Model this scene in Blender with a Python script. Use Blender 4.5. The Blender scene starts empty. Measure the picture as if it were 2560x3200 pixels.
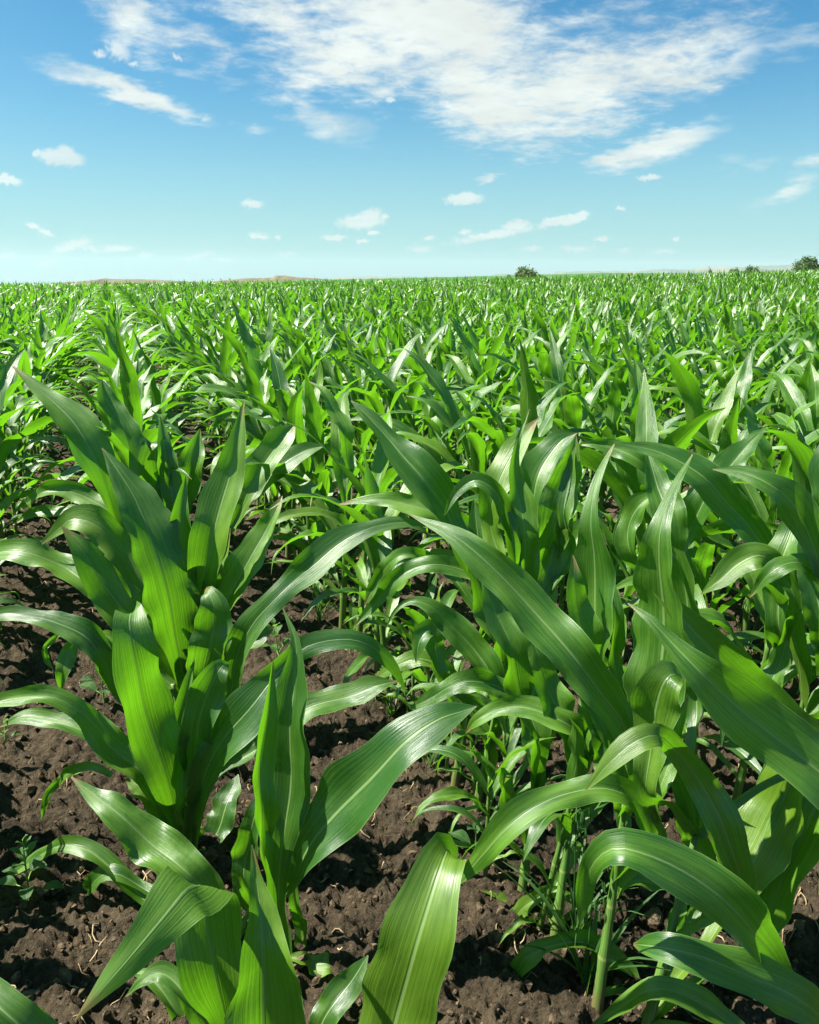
import bpy, math, random
import numpy as np
from mathutils import Vector, Matrix, Euler

R = math.radians
scene = bpy.context.scene
COL = scene.collection

# ------------------------------------------------------------------ camera, sky, sun, exposure
PW, PH, F = 2560.0, 3200.0, 2511.0          # photograph's frame, focal length in its pixels
HC = 1.2                                    # eye height over the soil
PITCH, YAW = R(16.25), R(20.0)              # rows run along +Y, the view is turned 20 deg from them
FH = Vector((math.sin(YAW), math.cos(YAW), 0))
RT = Vector((math.cos(YAW), -math.sin(YAW), 0))
VD = FH * math.cos(PITCH) - Vector((0, 0, math.sin(PITCH)))
UP = FH * math.sin(PITCH) + Vector((0, 0, math.cos(PITCH)))
CAM = Vector((0, 0, HC))
cd = bpy.data.cameras.new('camera')
cd.sensor_fit = 'VERTICAL'; cd.sensor_height = 32.0; cd.lens = 32.0 * F / PH
cd.clip_start = 0.02; cd.clip_end = 20000
cam = bpy.data.objects.new('camera', cd); COL.objects.link(cam)
cam.location = CAM; cam.rotation_euler = (R(90) - PITCH, 0, -YAW)
scene.camera = cam
scene.view_settings.view_transform = 'Standard'; scene.view_settings.look = 'None'
scene.view_settings.exposure = 1.6; scene.view_settings.gamma = 1.0
scene.cycles.max_bounces = 8; scene.cycles.transmission_bounces = 4; scene.cycles.diffuse_bounces = 2
scene.cycles.glossy_bounces = 3; scene.cycles.caustics_reflective = False; scene.cycles.caustics_refractive = False

SUN_AZ, SUN_EL = R(-70.0), R(52.0)          # azimuth from +Y, clockwise positive
SUN = Vector((math.sin(SUN_AZ) * math.cos(SUN_EL), math.cos(SUN_AZ) * math.cos(SUN_EL), math.sin(SUN_EL)))
sl = bpy.data.lights.new('sun', 'SUN'); sl.energy = 5.0; sl.angle = R(0.53); sl.color = (1.0, 0.95, 0.86)
so = bpy.data.objects.new('sun', sl); COL.objects.link(so); so.location = (0, 0, 30)
so.rotation_euler = SUN.to_track_quat('Z', 'Y').to_euler()

def pixdir(px, py):
    return VD + RT * ((px - PW / 2) / F) + UP * ((PH / 2 - py) / F)
def unproj(px, py, d):
    v = pixdir(px, py); return CAM + v * (d / v.dot(FH))
def gpoint(px, py):
    v = pixdir(px, py); return CAM + v * (-HC / v.z)
def fwd(p): return p.x * FH.x + p.y * FH.y

SKY_STRENGTH = 0.05
def build_world():
    w = bpy.data.worlds.new('World'); scene.world = w; w.use_nodes = True
    nt = w.node_tree; N = nt.nodes; L = nt.links; N.clear()
    def nd(t, **k):
        n = N.new(t)
        for a, b in k.items(): setattr(n, a, b)
        return n
    def val(s, v):
        if isinstance(v, (int, float)): s.default_value = v
        elif isinstance(v, (tuple, list, Vector)): s.default_value = tuple(v)
        else: L.new(v, s)
    def M(op, a, b=0.0, c=0.0, clamp=False):
        n = nd('ShaderNodeMath', operation=op, use_clamp=clamp)
        val(n.inputs[0], a); val(n.inputs[1], b); val(n.inputs[2], c); return n.outputs[0]
    def VM(op, a, b=None, sc=None, out=0):
        n = nd('ShaderNodeVectorMath', operation=op); val(n.inputs[0], a)
        if b is not None: val(n.inputs[1], b)
        if sc is not None: val(n.inputs[3], sc)
        return n.outputs[out]
    def noise(vec, scale, detail, rough=0.55, lac=2.0, dist=0.0):
        n = nd('ShaderNodeTexNoise'); n.noise_dimensions = '3D'
        L.new(vec, n.inputs['Vector']); n.inputs['Scale'].default_value = scale
        n.inputs['Detail'].default_value = detail; n.inputs['Roughness'].default_value = rough
        n.inputs['Lacunarity'].default_value = lac; n.inputs['Distortion'].default_value = dist
        return n
    def mixc(f, a, b, blend='MIX'):
        n = nd('ShaderNodeMix', data_type='RGBA', blend_type=blend); val(n.inputs[0], f); val(n.inputs[6], a); val(n.inputs[7], b)
        return n.outputs[2]
    def sstep(x, a, b):
        n = nd('ShaderNodeMapRange', interpolation_type='SMOOTHSTEP'); val(n.inputs[0], x)
        n.inputs[1].default_value = a; n.inputs[2].default_value = b; return n.outputs[0]
    sky = nd('ShaderNodeTexSky', sky_type='NISHITA'); sky.sun_disc = False
    sky.sun_elevation = SUN_EL; sky.sun_rotation = SUN_AZ % (2 * math.pi)
    sky.altitude = 150; sky.air_density = 1.0; sky.dust_density = 0.9; sky.ozone_density = 1.6
    base = mixc(1.0, sky.outputs[0], (0.26, 0.88, 1.12, 1), 'MULTIPLY')
    tc = nd('ShaderNodeTexCoord'); d = tc.outputs['Generated']
    az = M('ARCTAN2', VM('DOT_PRODUCT', d, RT, out=1), VM('DOT_PRODUCT', d, FH, out=1))
    sep = nd('ShaderNodeSeparateXYZ'); L.new(d, sep.inputs[0])
    el = M('ARCSINE', sep.outputs[2])
    cb = nd('ShaderNodeCombineXYZ'); L.new(M('MULTIPLY', az, F), cb.inputs[0]); L.new(M('MULTIPLY', el, F), cb.inputs[1])
    ae = cb.outputs[0]                                   # direction of view as bearing and height, in 1/2511 rad
    hz = M('MAXIMUM', sep.outputs[2], 0.0)
    plane = VM('SCALE', d, sc=M('DIVIDE', 1.0, M('ADD', hz, 0.10)))   # the cloud deck seen in perspective
    def aep(px, py):
        v = pixdir(px, py).normalized()
        return math.atan2(v.dot(RT), v.dot(FH)) * F, math.asin(v.z) * F
    def field(vec, ells):
        cur = None
        for (px, py, rx, ry, ang, s) in ells:
            x, y = aep(px, py)
            m = nd('ShaderNodeMapping', vector_type='TEXTURE'); L.new(vec, m.inputs[0])
            m.inputs[1].default_value = (x, y, 0); m.inputs[2].default_value = (0, 0, R(ang)); m.inputs[3].default_value = (rx, ry, 1)
            ln = VM('LENGTH', m.outputs[0], out=1)
            g = M('MULTIPLY', M('SUBTRACT', 1.0, ln), s)
            cur = g if cur is None else M('SMOOTH_MAX', cur, g, 0.12)
        return cur
    def warp(n, amt):
        return VM('ADD', ae, VM('MULTIPLY', VM('SUBTRACT', n.outputs['Color'], (0.5, 0.5, 0.5)), (amt, amt, 0)))
    BIG = [(1330, 60, 520, 215, -14, 1.5), (1520, 300, 330, 130, -22, 1.5), (1120, 190, 330, 120, -8, 1.35), (900, 70, 300, 95, -22, 1.0),
           (1770, 290, 330, 150, 6, 1.4), (2060, 215, 330, 105, 17, 1.1), (2250, 140, 170, 50, 24, 0.6), (1000, 255, 190, 60, 8, 1.0),
           (430, 40, 200, 85, -32, 0.92), (600, 130, 150, 60, -30, 0.5), (700, 0, 220, 50, -8, 0.6), (1800, 50, 420, 80, -4, 0.42), (2130, 95, 240, 44, 20, 0.35)]
    STREAK = [(2050, 455, 205, 46, 15, 1.5), (1930, 490, 110, 34, 8, 1.3), (440, 298, 205, 36, -16, 1.5), (260, 242, 150, 34, -14, 0.75),
              (1040, 395, 130, 52, -12, 0.7), (950, 335, 90, 34, -40, 0.55), (2470, 120, 190, 42, 8, 0.42), (2460, 600, 100, 24, 22, 0.85),
              (2550, 508, 70, 26, 20, 0.8), (1530, 560, 60, 10, 2, 0.7), (800, 405, 60, 20, 0, 0.45), (2330, 505, 90, 22, 0, 0.35), (1870, 265, 330, 70, 20, 0.8), (2280, 200, 160, 46, 30, 0.7)]
    CUM = [(190, 492, 72, 26, -3, 1.5), (205, 478, 30, 24, 0, 1.5), (118, 480, 15, 12, 30, 1.2), (20, 562, 46, 16, -8, 1.4), (788, 636, 40, 14, 0, 1.2),
           (1130, 692, 84, 26, 4, 1.3), (1160, 672, 40, 20, 20, 1.3), (1200, 678, 18, 9, 0, 1.0), (1450, 622, 68, 18, 3, 1.5), (1462, 612, 30, 15, 0, 1.5),
           (1755, 690, 82, 18, 8, 1.5), (1815, 678, 32, 16, 30, 1.5), (1612, 704, 52, 18, 6, 1.3), (1540, 735, 160, 16, 9, 1.0), (1046, 744, 46, 11, 3, 1.2),
           (808, 737, 38, 11, -5, 1.2), (868, 742, 12, 9, 0, 1.0), (146, 731, 26, 12, -20, 1.1), (108, 706, 22, 10, -20, 1.0), (226, 768, 70, 18, 18, 1.0), (280, 775, 40, 9, -20, 0.9),
           (365, 778, 62, 14, 2, 0.85), (455, 797, 26, 9, 0, 1.0), (620, 800, 62, 10, 12, 0.9), (700, 812, 40, 9, 0, 0.8), (1135, 754, 24, 9, 0, 1.1), (1168, 728, 22, 10, 0, 1.2),
           (2030, 553, 42, 10, 2, 1.1), (1942, 653, 17, 10, 0, 0.8), (1882, 746, 24, 12, 0, 1.0), (2112, 748, 13, 8, 0, 1.1), (1806, 778, 66, 13, 0, 0.7), (1664, 777, 40, 10, 5, 0.8),
           (1453, 724, 26, 9, 0, 1.1), (1342, 745, 22, 7, 0, 0.9), (1310, 778, 50, 13, 0, 0.7), (1950, 783, 22, 11, 0, 0.7), (20, 797, 40, 10, 15, 0.8), (140, 826, 50, 10, 20, 0.7), (1220, 310, 22, 11, -10, 1.0),
           (370, 155, 44, 32, -30, 0.9), (312, 168, 24, 12, 0, 0.8), (420, 202, 18, 9, 20, 0.7), (556, 180, 20, 9, -30, 0.8), (645, 370, 22, 14, 0, 0.5), (2075, 785, 50, 9, 0, 0.6), (900, 795, 40, 10, 0, 0.6)]
    nbig = noise(plane, 3.2, 8, 0.60); nfine = noise(plane, 11.0, 8, 0.66, dist=0.4)
    mp = nd('ShaderNodeMapping'); L.new(ae, mp.inputs[0]); mp.inputs[2].default_value = (0, 0, R(-14)); mp.inputs[3].default_value = (1.0, 3.2, 1)
    nstr = noise(mp.outputs[0], 0.011, 7, 0.58)
    nsm = noise(ae, 0.055, 7, 0.66)
    fb = field(warp(nbig, 240.0), BIG)
    db = M('ADD', fb, M('ADD', M('MULTIPLY', M('SUBTRACT', nfine.outputs[0], 0.5), 1.6), M('MULTIPLY', M('SUBTRACT', nstr.outputs[0], 0.5), 1.1)))
    ab = M('POWER', sstep(db, -0.15, 1.2), 1.15)
    fs = field(warp(nstr, 90.0), STREAK)
    ds = M('ADD', fs, M('MULTIPLY', M('SUBTRACT', nstr.outputs[0], 0.5), 1.3))
    as_ = M('MULTIPLY', sstep(ds, -0.1, 1.1), 0.95)
    fc = field(warp(nsm, 34.0), CUM)
    dc = M('ADD', fc, M('MULTIPLY', M('SUBTRACT', nsm.outputs[0], 0.5), 1.0))
    ac = M('MULTIPLY', sstep(dc, -0.05, 0.7), sstep(el, -0.01, 0.05))
    alpha = M('MAXIMUM', M('MAXIMUM', ab, as_), M('MULTIPLY', ac, 0.74))
    alpha = M('MULTIPLY', alpha, 0.96)
    shade = M('ADD', 0.90, M('MULTIPLY', M('SUBTRACT', nbig.outputs[0], 0.5), 0.5))
    cc = VM('SCALE', (7.9, 8.5, 8.1), sc=shade)
    # thin milky air low over the horizon and round the sun's side
    low = sstep(el, 0.38, 0.0)
    sunny = sstep(VM('DOT_PRODUCT', d, SUN, out=1), 0.25, 0.95)
    milk = M('ADD', M('MULTIPLY', M('POWER', low, 2.4), 0.70), M('MULTIPLY', sunny, 0.35), clamp=True)
    c1 = mixc(milk, base, (4.5, 6.9, 6.7, 1))
    c2 = mixc(alpha, c1, cc)
    bg = nd('ShaderNodeBackground'); L.new(VM('SCALE', c2, sc=0.80), bg.inputs[0]); bg.inputs[1].default_value = SKY_STRENGTH
    o = nd('ShaderNodeOutputWorld'); L.new(bg.outputs[0], o.inputs[0])
build_world()

# ------------------------------------------------------------------ helpers
rng = random.Random(11)
nprng = np.random.default_rng(5)
def tag(o, label=None, cat=None, group=None, kind=None):
    if label: o['label'] = label
    if cat: o['category'] = cat
    if group: o['group'] = group
    if kind: o['kind'] = kind
    return o
def empty(name, loc, label, cat, group=None):
    o = bpy.data.objects.new(name, None); COL.objects.link(o); o.location = loc
    o.empty_display_size = 0.1
    return tag(o, label, cat, group)
def link(name, me, parent=None):
    o = bpy.data.objects.new(name, me); COL.objects.link(o)
    if parent is not None: o.parent = parent
    return o
class MB:
    """collects vertices, faces and uvs of one mesh"""
    def __init__(s): s.v = []; s.f = []; s.uv = []; s.mi = []
    def add(s, verts, faces, uvs, mi=0):
        b = len(s.v); s.v.extend(verts)
        for f in faces:
            s.f.append([b + i for i in f]); s.uv.append([uvs[i] for i in f]); s.mi.append(mi)
    def mesh(s, name, mats):
        me = bpy.data.meshes.new(name); me.from_pydata([tuple(v) for v in s.v], [], s.f)
        uvl = me.uv_layers.new(name='UVMap')
        flat = np.array([c for f in s.uv for uv in f for c in uv], dtype=np.float32)
        uvl.data.foreach_set('uv', flat)
        for m in mats: me.materials.append(m)
        if any(s.mi): me.polygons.foreach_set('material_index', np.array(s.mi, dtype=np.int32))
        me.polygons.foreach_set('use_smooth', np.ones(len(me.polygons), dtype=bool)); me.update()
        return me

def vnoise(x, y, seed=0):
    xi = np.floor(x).astype(np.int64); yi = np.floor(y).astype(np.int64)
    fx = x - xi; fy = y - yi; fx = fx * fx * fx * (fx * (fx * 6 - 15) + 10); fy = fy * fy * fy * (fy * (fy * 6 - 15) + 10)
    def h(a, b):
        n = (a * 374761393 + b * 668265263 + seed * 974711) & 0x7fffffff
        n = ((n ^ (n >> 13)) * 1274126177) & 0x7fffffff
        return ((n ^ (n >> 16)) & 0xffff) / 65535.0
    return (h(xi, yi) * (1 - fx) + h(xi + 1, yi) * fx) * (1 - fy) + (h(xi, yi + 1) * (1 - fx) + h(xi + 1, yi + 1) * fx) * fy
def rot2(x, y, a): return x * math.cos(a) - y * math.sin(a), x * math.sin(a) + y * math.cos(a)
def sm(a, b, x):
    t = np.clip((x - a) / (b - a), 0, 1); return t * t * (3 - 2 * t)
def terrain(x, y):
    """lie of the land without clods: a low swell that climbs to the right, then falls away beyond its crest"""
    s = x * RT.x + y * RT.y; f = x * FH.x + y * FH.y
    hgt = np.clip(-0.06 + 0.0075 * (s + 23) + 0.0135 * (np.sqrt(s * s + 16) + s) * .5 * 1.3, -0.6, 0.95) * sm(3, 38, f)
    return hgt * (1 - sm(60, 200, f)) - np.clip(f - 48, 0, 400) * 0.02 - np.clip(f - 448, 0, 2800) * 0.016
def soil(x, y):
    """clods and crumbs"""
    r = np.sqrt(x * x + y * y); fade = 1 - sm(9, 22, r)
    h = 0.035 * (vnoise(*rot2(x * 3.1, y * 3.1, .4), 1) - .5)
    a = vnoise(*rot2(x * 9, y * 9, 1.1), 2); h = h + 0.050 * (np.abs(a - .5) * 2 - .4) * -0.55
    b = vnoise(*rot2(x * 21, y * 21, 2.3), 3); h = h + 0.022 * (0.6 - np.abs(b - .5) * 2)
    c = vnoise(*rot2(x * 47, y * 47, .9), 4); h = h + 0.021 * (0.6 - np.abs(c - .5) * 2)
    e = vnoise(*rot2(x * 103, y * 103, 1.7), 6); h = h + 0.013 * (0.6 - np.abs(e - .5) * 2)
    return h * fade
def gz(x, y):
    x = np.float64(x); y = np.float64(y); return float(terrain(x, y) + soil(x, y))

# ------------------------------------------------------------------ materials
def new_mat(name):
    m = bpy.data.materials.new(name); m.use_nodes = True; m.node_tree.nodes.clear(); return m, m.node_tree
class NB:
    def __init__(s, nt): s.nt = nt; s.N = nt.nodes; s.L = nt.links
    def nd(s, t, **k):
        n = s.N.new(t)
        for a, b in k.items(): setattr(n, a, b)
        return n
    def val(s, k, v):
        if isinstance(v, (int, float)): k.default_value = v
        elif isinstance(v, (tuple, list)): k.default_value = tuple(v)
        else: s.L.new(v, k)
    def M(s, op, a, b=0.0, c=0.0, clamp=False):
        n = s.nd('ShaderNodeMath', operation=op, use_clamp=clamp); s.val(n.inputs[0], a); s.val(n.inputs[1], b); s.val(n.inputs[2], c); return n.outputs[0]
    def mix(s, f, a, b, blend='MIX'):
        n = s.nd('ShaderNodeMix', data_type='RGBA', blend_type=blend); s.val(n.inputs[0], f); s.val(n.inputs[6], a); s.val(n.inputs[7], b); return n.outputs[2]
    def sstep(s, x, a, b, lo=0.0, hi=1.0):
        n = s.nd('ShaderNodeMapRange', interpolation_type='SMOOTHSTEP'); s.val(n.inputs[0], x)
        n.inputs[1].default_value = a; n.inputs[2].default_value = b; n.inputs[3].default_value = lo; n.inputs[4].default_value = hi; return n.outputs[0]
    def noise(s, vec, scale, detail=3, rough=.55, dist=0.0, out=0):
        n = s.nd('ShaderNodeTexNoise'); 
        if vec is not None: s.L.new(vec, n.inputs['Vector'])
        n.inputs['Scale'].default_value = scale; n.inputs['Detail'].default_value = detail; n.inputs['Roughness'].default_value = rough; n.inputs['Distortion'].default_value = dist
        return n.outputs[out]
    def mapping(s, vec, scale=(1, 1, 1), rot=(0, 0, 0)):
        n = s.nd('ShaderNodeMapping'); s.L.new(vec, n.inputs[0]); n.inputs[2].default_value = rot; n.inputs[3].default_value = scale; return n.outputs[0]

def blade_material(name, dark, light, trans, rib, rough=0.40, spec=0.5, tfac=0.42, veins=1.0):
    m, nt = new_mat(name); b = NB(nt)
    uv = b.nd('ShaderNodeUVMap'); uv.uv_map = 'UVMap'
    sp = b.nd('ShaderNodeSeparateXYZ'); b.L.new(uv.outputs[0], sp.inputs[0]); u, v = sp.outputs[0], sp.outputs[1]
    oi = b.nd('ShaderNodeObjectInfo'); rnd = oi.outputs['Random']
    cb = b.nd('ShaderNodeCombineXYZ'); b.L.new(b.M('ADD', u, b.M('MULTIPLY', rnd, 7.0)), cb.inputs[0]); b.L.new(v, cb.inputs[1]); b.L.new(rnd, cb.inputs[2])
    streak = b.noise(b.mapping(cb.outputs[0], (48, 0.8, 9)), 1.0, 3, .6)
    fine = b.noise(b.mapping(cb.outputs[0], (90, 1.6, 9)), 1.0, 2, .5)
    blot = b.noise(b.mapping(cb.outputs[0], (3.0, 5.0, 5)), 1.0, 4, .55)
    wave = b.noise(b.mapping(cb.outputs[0], (2.2, 9.0, 5)), 1.0, 3, .55)
    dist = b.M('ABSOLUTE', b.M('SUBTRACT', u, 0.5))
    ribf = b.sstep(dist, 0.034, 0.012)
    edge = b.sstep(dist, 0.478, 0.498)
    f = b.M('ADD', b.M('MULTIPLY', streak, 0.22), b.M('ADD', b.M('MULTIPLY', blot, 0.53), b.M('MULTIPLY', fine, 0.25)))
    f = b.M('ADD', b.sstep(f, 0.36, 0.64), b.M('MULTIPLY', b.M('SUBTRACT', rnd, 0.5), 0.9), clamp=True)
    col = b.mix(f, dark + (1,), light + (1,))
    wn = b.nd('ShaderNodeTexWhiteNoise'); wn.noise_dimensions = '1D'; b.L.new(rnd, wn.inputs['W'])
    r2 = wn.outputs['Value']
    col = b.mix(b.sstep(r2, .6, 1.0, 0, .35), col, (dark[0] * .8, dark[1] * .95, dark[2] * 2.6, 1))      # some blades bluer
    col = b.mix(b.sstep(r2, .22, 0.0, 0, .28), col, (light[0] * 1.7, light[1] * 1.1, light[2], 1))        # some yellower
    col = b.mix(b.M('MULTIPLY', ribf, 0.85), col, rib + (1,))
    col = b.mix(b.M('MULTIPLY', edge, 0.6), col, rib + (1,))
    base_pale = b.sstep(v, 0.16, 0.0)                       # paler towards the sheath
    col = b.mix(b.M('MULTIPLY', base_pale, 0.35), col, (0.17, 0.30, 0.05, 1))
    burn = b.sstep(b.M('ADD', v, b.M('ADD', b.M('MULTIPLY', blot, 0.10), b.M('MULTIPLY', rnd, 0.07))), 1.03, 1.09)      # dry yellow-brown tips on some blades
    col = b.mix(burn, col, (0.20, 0.14, 0.045, 1))
    vo = b.nd('ShaderNodeTexVoronoi'); b.L.new(b.mapping(cb.outputs[0], (16, 60, 9)), vo.inputs['Vector']); vo.inputs['Scale'].default_value = 1.0
    speck = b.M('MULTIPLY', b.sstep(vo.outputs['Distance'], 0.09, 0.04), b.sstep(blot, 0.52, 0.6))
    col = b.mix(b.M('MULTIPLY', speck, 0.5), col, (0.30, 0.30, 0.16, 1))
    bmp = b.nd('ShaderNodeBump'); bmp.inputs['Strength'].default_value = 0.30 * veins; bmp.inputs['Distance'].default_value = 0.004
    ribs = b.M('SINE', b.M('ADD', b.M('MULTIPLY', u, 94.0), b.M('MULTIPLY', streak, 5.0)))
    hh = b.M('ADD', b.M('ADD', b.M('MULTIPLY', streak, 0.9), b.M('MULTIPLY', ribs, 0.07)), b.M('ADD', b.M('MULTIPLY', fine, 0.5), b.M('ADD', b.M('MULTIPLY', ribf, -0.9), b.M('MULTIPLY', wave, 2.2))))
    b.L.new(hh, bmp.inputs['Height'])
    p = b.nd('ShaderNodeBsdfPrincipled'); b.L.new(col, p.inputs['Base Color'])
    b.L.new(b.sstep(blot, 0.3, 0.75, rough - .07, rough + .12), p.inputs['Roughness']); p.inputs['Specular IOR Level'].default_value = spec
    b.L.new(bmp.outputs[0], p.inputs['Normal'])
    t = b.nd('ShaderNodeBsdfTranslucent')
    tcol = b.mix(b.sstep(streak, 0.40, 0.60), tuple(c * .82 for c in trans) + (1,), tuple(min(1, c * 1.12) for c in trans) + (1,))
    tcol = b.mix(b.M('MULTIPLY', ribf, 0.6), tcol, (trans[0] * .5, trans[1] * .4, trans[2], 1))
    b.L.new(tcol, t.inputs[0]); b.L.new(bmp.outputs[0], t.inputs[1])
    ms = b.nd('ShaderNodeMixShader'); ms.inputs[0].default_value = tfac; b.L.new(p.outputs[0], ms.inputs[1]); b.L.new(t.outputs[0], ms.inputs[2])
    o = b.nd('ShaderNodeOutputMaterial'); b.L.new(ms.outputs[0], o.inputs[0])
    return m
MAT_LEAF = blade_material('corn_leaf', (0.026, 0.090, 0.008), (0.100, 0.222, 0.012), (0.165, 0.47, 0.010), (0.20, 0.32, 0.10), rough=0.40, spec=0.9, tfac=0.38)
MAT_GRASS = blade_material('grass_blade', (0.025, 0.090, 0.018), (0.060, 0.150, 0.030), (0.16, 0.38, 0.03), (0.11, 0.22, 0.06))
MAT_WEED = blade_material('weed_leaf', (0.030, 0.090, 0.014), (0.075, 0.160, 0.028), (0.18, 0.42, 0.03), (0.12, 0.22, 0.06), rough=.6, veins=.5)

def simple_mat(name, c1, c2, scale=8, rough=.8, spec=.3, stretch=(1, 1, 1), bump=0.2, coord='Object', detail=5):
    m, nt = new_mat(name); b = NB(nt)
    tc = b.nd('ShaderNodeTexCoord'); vec = b.mapping(tc.outputs[coord], stretch)
    n = b.noise(vec, scale, detail, .6)
    col = b.mix(b.sstep(n, .32, .68), c1 + (1,), c2 + (1,))
    p = b.nd('ShaderNodeBsdfPrincipled'); b.L.new(col, p.inputs['Base Color']); p.inputs['Roughness'].default_value = rough; p.inputs['Specular IOR Level'].default_value = spec
    bm = b.nd('ShaderNodeBump'); bm.inputs['Strength'].default_value = bump; bm.inputs['Distance'].default_value = 0.02; b.L.new(n, bm.inputs['Height']); b.L.new(bm.outputs[0], p.inputs['Normal'])
    o = b.nd('ShaderNodeOutputMaterial'); b.L.new(p.outputs[0], o.inputs[0]); return m
MAT_STALK = simple_mat('corn_stalk', (0.07, 0.16, 0.025), (0.17, 0.30, 0.05), 14, .5, .4, (6, 6, .6), .15)
def stalk_mat():
    m, nt = new_mat('corn_stalk'); b = NB(nt); uv = b.nd('ShaderNodeUVMap'); uv.uv_map = 'UVMap'
    sp = b.nd('ShaderNodeSeparateXYZ'); b.L.new(uv.outputs[0], sp.inputs[0]); u, v = sp.outputs[0], sp.outputs[1]
    oi = b.nd('ShaderNodeObjectInfo'); cb = b.nd('ShaderNodeCombineXYZ'); b.L.new(u, cb.inputs[0]); b.L.new(v, cb.inputs[1]); b.L.new(oi.outputs['Random'], cb.inputs[2])
    n = b.noise(b.mapping(cb.outputs[0], (26, 3, 9)), 1.0, 4, .6); n2 = b.noise(b.mapping(cb.outputs[0], (4, 7, 9)), 1.0, 4, .6)
    col = b.mix(b.sstep(n, .35, .65), (0.045, 0.115, 0.016, 1), (0.100, 0.190, 0.032, 1))
    fr_ = b.M('FRACT', b.M('MULTIPLY', v, 4.0)); ring = b.M('ADD', b.sstep(fr_, .07, .0), b.sstep(fr_, .955, 1.0), clamp=True)
    col = b.mix(b.M('MULTIPLY', ring, .55), col, (0.24, 0.26, 0.09, 1))
    foot = b.M('MULTIPLY', b.sstep(v, .28, .0), b.sstep(n2, .35, .6)); col = b.mix(b.M('MULTIPLY', foot, .75), col, (0.13, 0.075, 0.040, 1))
    p = b.nd('ShaderNodeBsdfPrincipled'); b.L.new(col, p.inputs['Base Color']); p.inputs['Roughness'].default_value = .5
    bm = b.nd('ShaderNodeBump'); bm.inputs['Strength'].default_value = .3; bm.inputs['Distance'].default_value = .003; b.L.new(n, bm.inputs['Height']); b.L.new(bm.outputs[0], p.inputs['Normal'])
    o = b.nd('ShaderNodeOutputMaterial'); b.L.new(p.outputs[0], o.inputs[0]); return m
MAT_STEM = MAT_STALK; MAT_STALK = stalk_mat()
MAT_STRAW = simple_mat('dry_straw', (0.22, 0.16, 0.09), (0.36, 0.28, 0.16), 30, .8, .2)
MAT_CLOD = simple_mat('soil_clod', (0.040, 0.030, 0.019), (0.130, 0.096, 0.058), 60, .95, .1, bump=.6)
MAT_BARK = simple_mat('bark', (0.08, 0.06, 0.045), (0.16, 0.12, 0.09), 6, .9, .2, (3, 3, .5), .5)
def soil_mat():
    m, nt = new_mat('soil'); b = NB(nt); tc = b.nd('ShaderNodeTexCoord'); ob = tc.outputs['Object']
    big = b.noise(ob, 1.3, 4, .6); midn = b.noise(ob, 28, 7, .7); fin = b.noise(ob, 140, 5, .75)
    vor = b.nd('ShaderNodeTexVoronoi'); b.L.new(ob, vor.inputs['Vector']); vor.inputs['Scale'].default_value = 55
    f = b.M('ADD', b.M('MULTIPLY', big, .35), b.M('ADD', b.M('MULTIPLY', midn, .4), b.M('MULTIPLY', fin, .25)))
    col = b.mix(b.sstep(f, .38, .62), (0.033, 0.026, 0.017, 1), (0.124, 0.094, 0.058, 1))
    straw = b.sstep(b.noise(b.mapping(ob, (60, 260, 60), (0, 0, .7)), 1.0, 2, .5, 1.5), .72, .76)
    col = b.mix(b.M('MULTIPLY', straw, .5), col, (0.34, 0.27, 0.17, 1))
    hh = b.M('ADD', b.M('MULTIPLY', midn, 1.0), b.M('ADD', b.M('MULTIPLY', fin, .45), b.M('MULTIPLY', vor.outputs[0], -.5)))
    bm = b.nd('ShaderNodeBump'); bm.inputs['Strength'].default_value = 1.0; bm.inputs['Distance'].default_value = .03; b.L.new(hh, bm.inputs['Height'])
    p = b.nd('ShaderNodeBsdfPrincipled'); b.L.new(col, p.inputs['Base Color']); p.inputs['Roughness'].default_value = .95; p.inputs['Specular IOR Level'].default_value = .12; b.L.new(bm.outputs[0], p.inputs['Normal'])
    o = b.nd('ShaderNodeOutputMaterial'); b.L.new(p.outputs[0], o.inputs[0]); return m
MAT_SOIL = soil_mat()

# ------------------------------------------------------------------ ground: one sheet to the horizon
def build_ground():
    rs = [0.05]
    while rs[-1] < 3200:
        r = rs[-1]
        rs.append(r * (1.04 if r < .5 else 1.0048 if r < 7 else 1.012 if r < 25 else 1.05))
    rs = np.array(rs)
    half = R(37); a0 = np.linspace(-half, half, 280)
    a1 = np.linspace(half, 2 * math.pi - half, 66)[1:-1]
    an = YAW + np.concatenate([a0, a1])
    A, Rr = np.meshgrid(an, rs)
    x = Rr * np.sin(A); y = Rr * np.cos(A)
    z = terrain(x, y) + soil(x, y)
    nr, na = x.shape
    co = np.stack([x, y, z], -1).reshape(-1, 3)
    i, j = np.meshgrid(np.arange(nr - 1), np.arange(na), indexing='ij'); j2 = (j + 1) % na
    q = np.stack([i * na + j, i * na + j2, (i + 1) * na + j2, (i + 1) * na + j], -1).reshape(-1, 4)[:, ::-1]
    fan = [list(range(na))]
    me = bpy.data.meshes.new('ground')
    nv, nf = len(co), len(q)
    me.vertices.add(nv); me.vertices.foreach_set('co', co.ravel())
    me.loops.add(nf * 4 + na); me.polygons.add(nf + 1)
    me.loops.foreach_set('vertex_index', np.concatenate([q.ravel(), np.arange(na)[::-1]]).astype(np.int32))
    me.polygons.foreach_set('loop_start', np.concatenate([np.arange(nf) * 4, [nf * 4]]).astype(np.int32))
    me.update(calc_edges=True); me.validate()
    me.polygons.foreach_set('use_smooth', np.ones(len(me.polygons), dtype=bool))
    me.materials.append(MAT_SOIL)
    o = link('ground', me); tag(o, 'dark brown cloddy soil of the field', 'ground', kind='structure')
build_ground()

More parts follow.
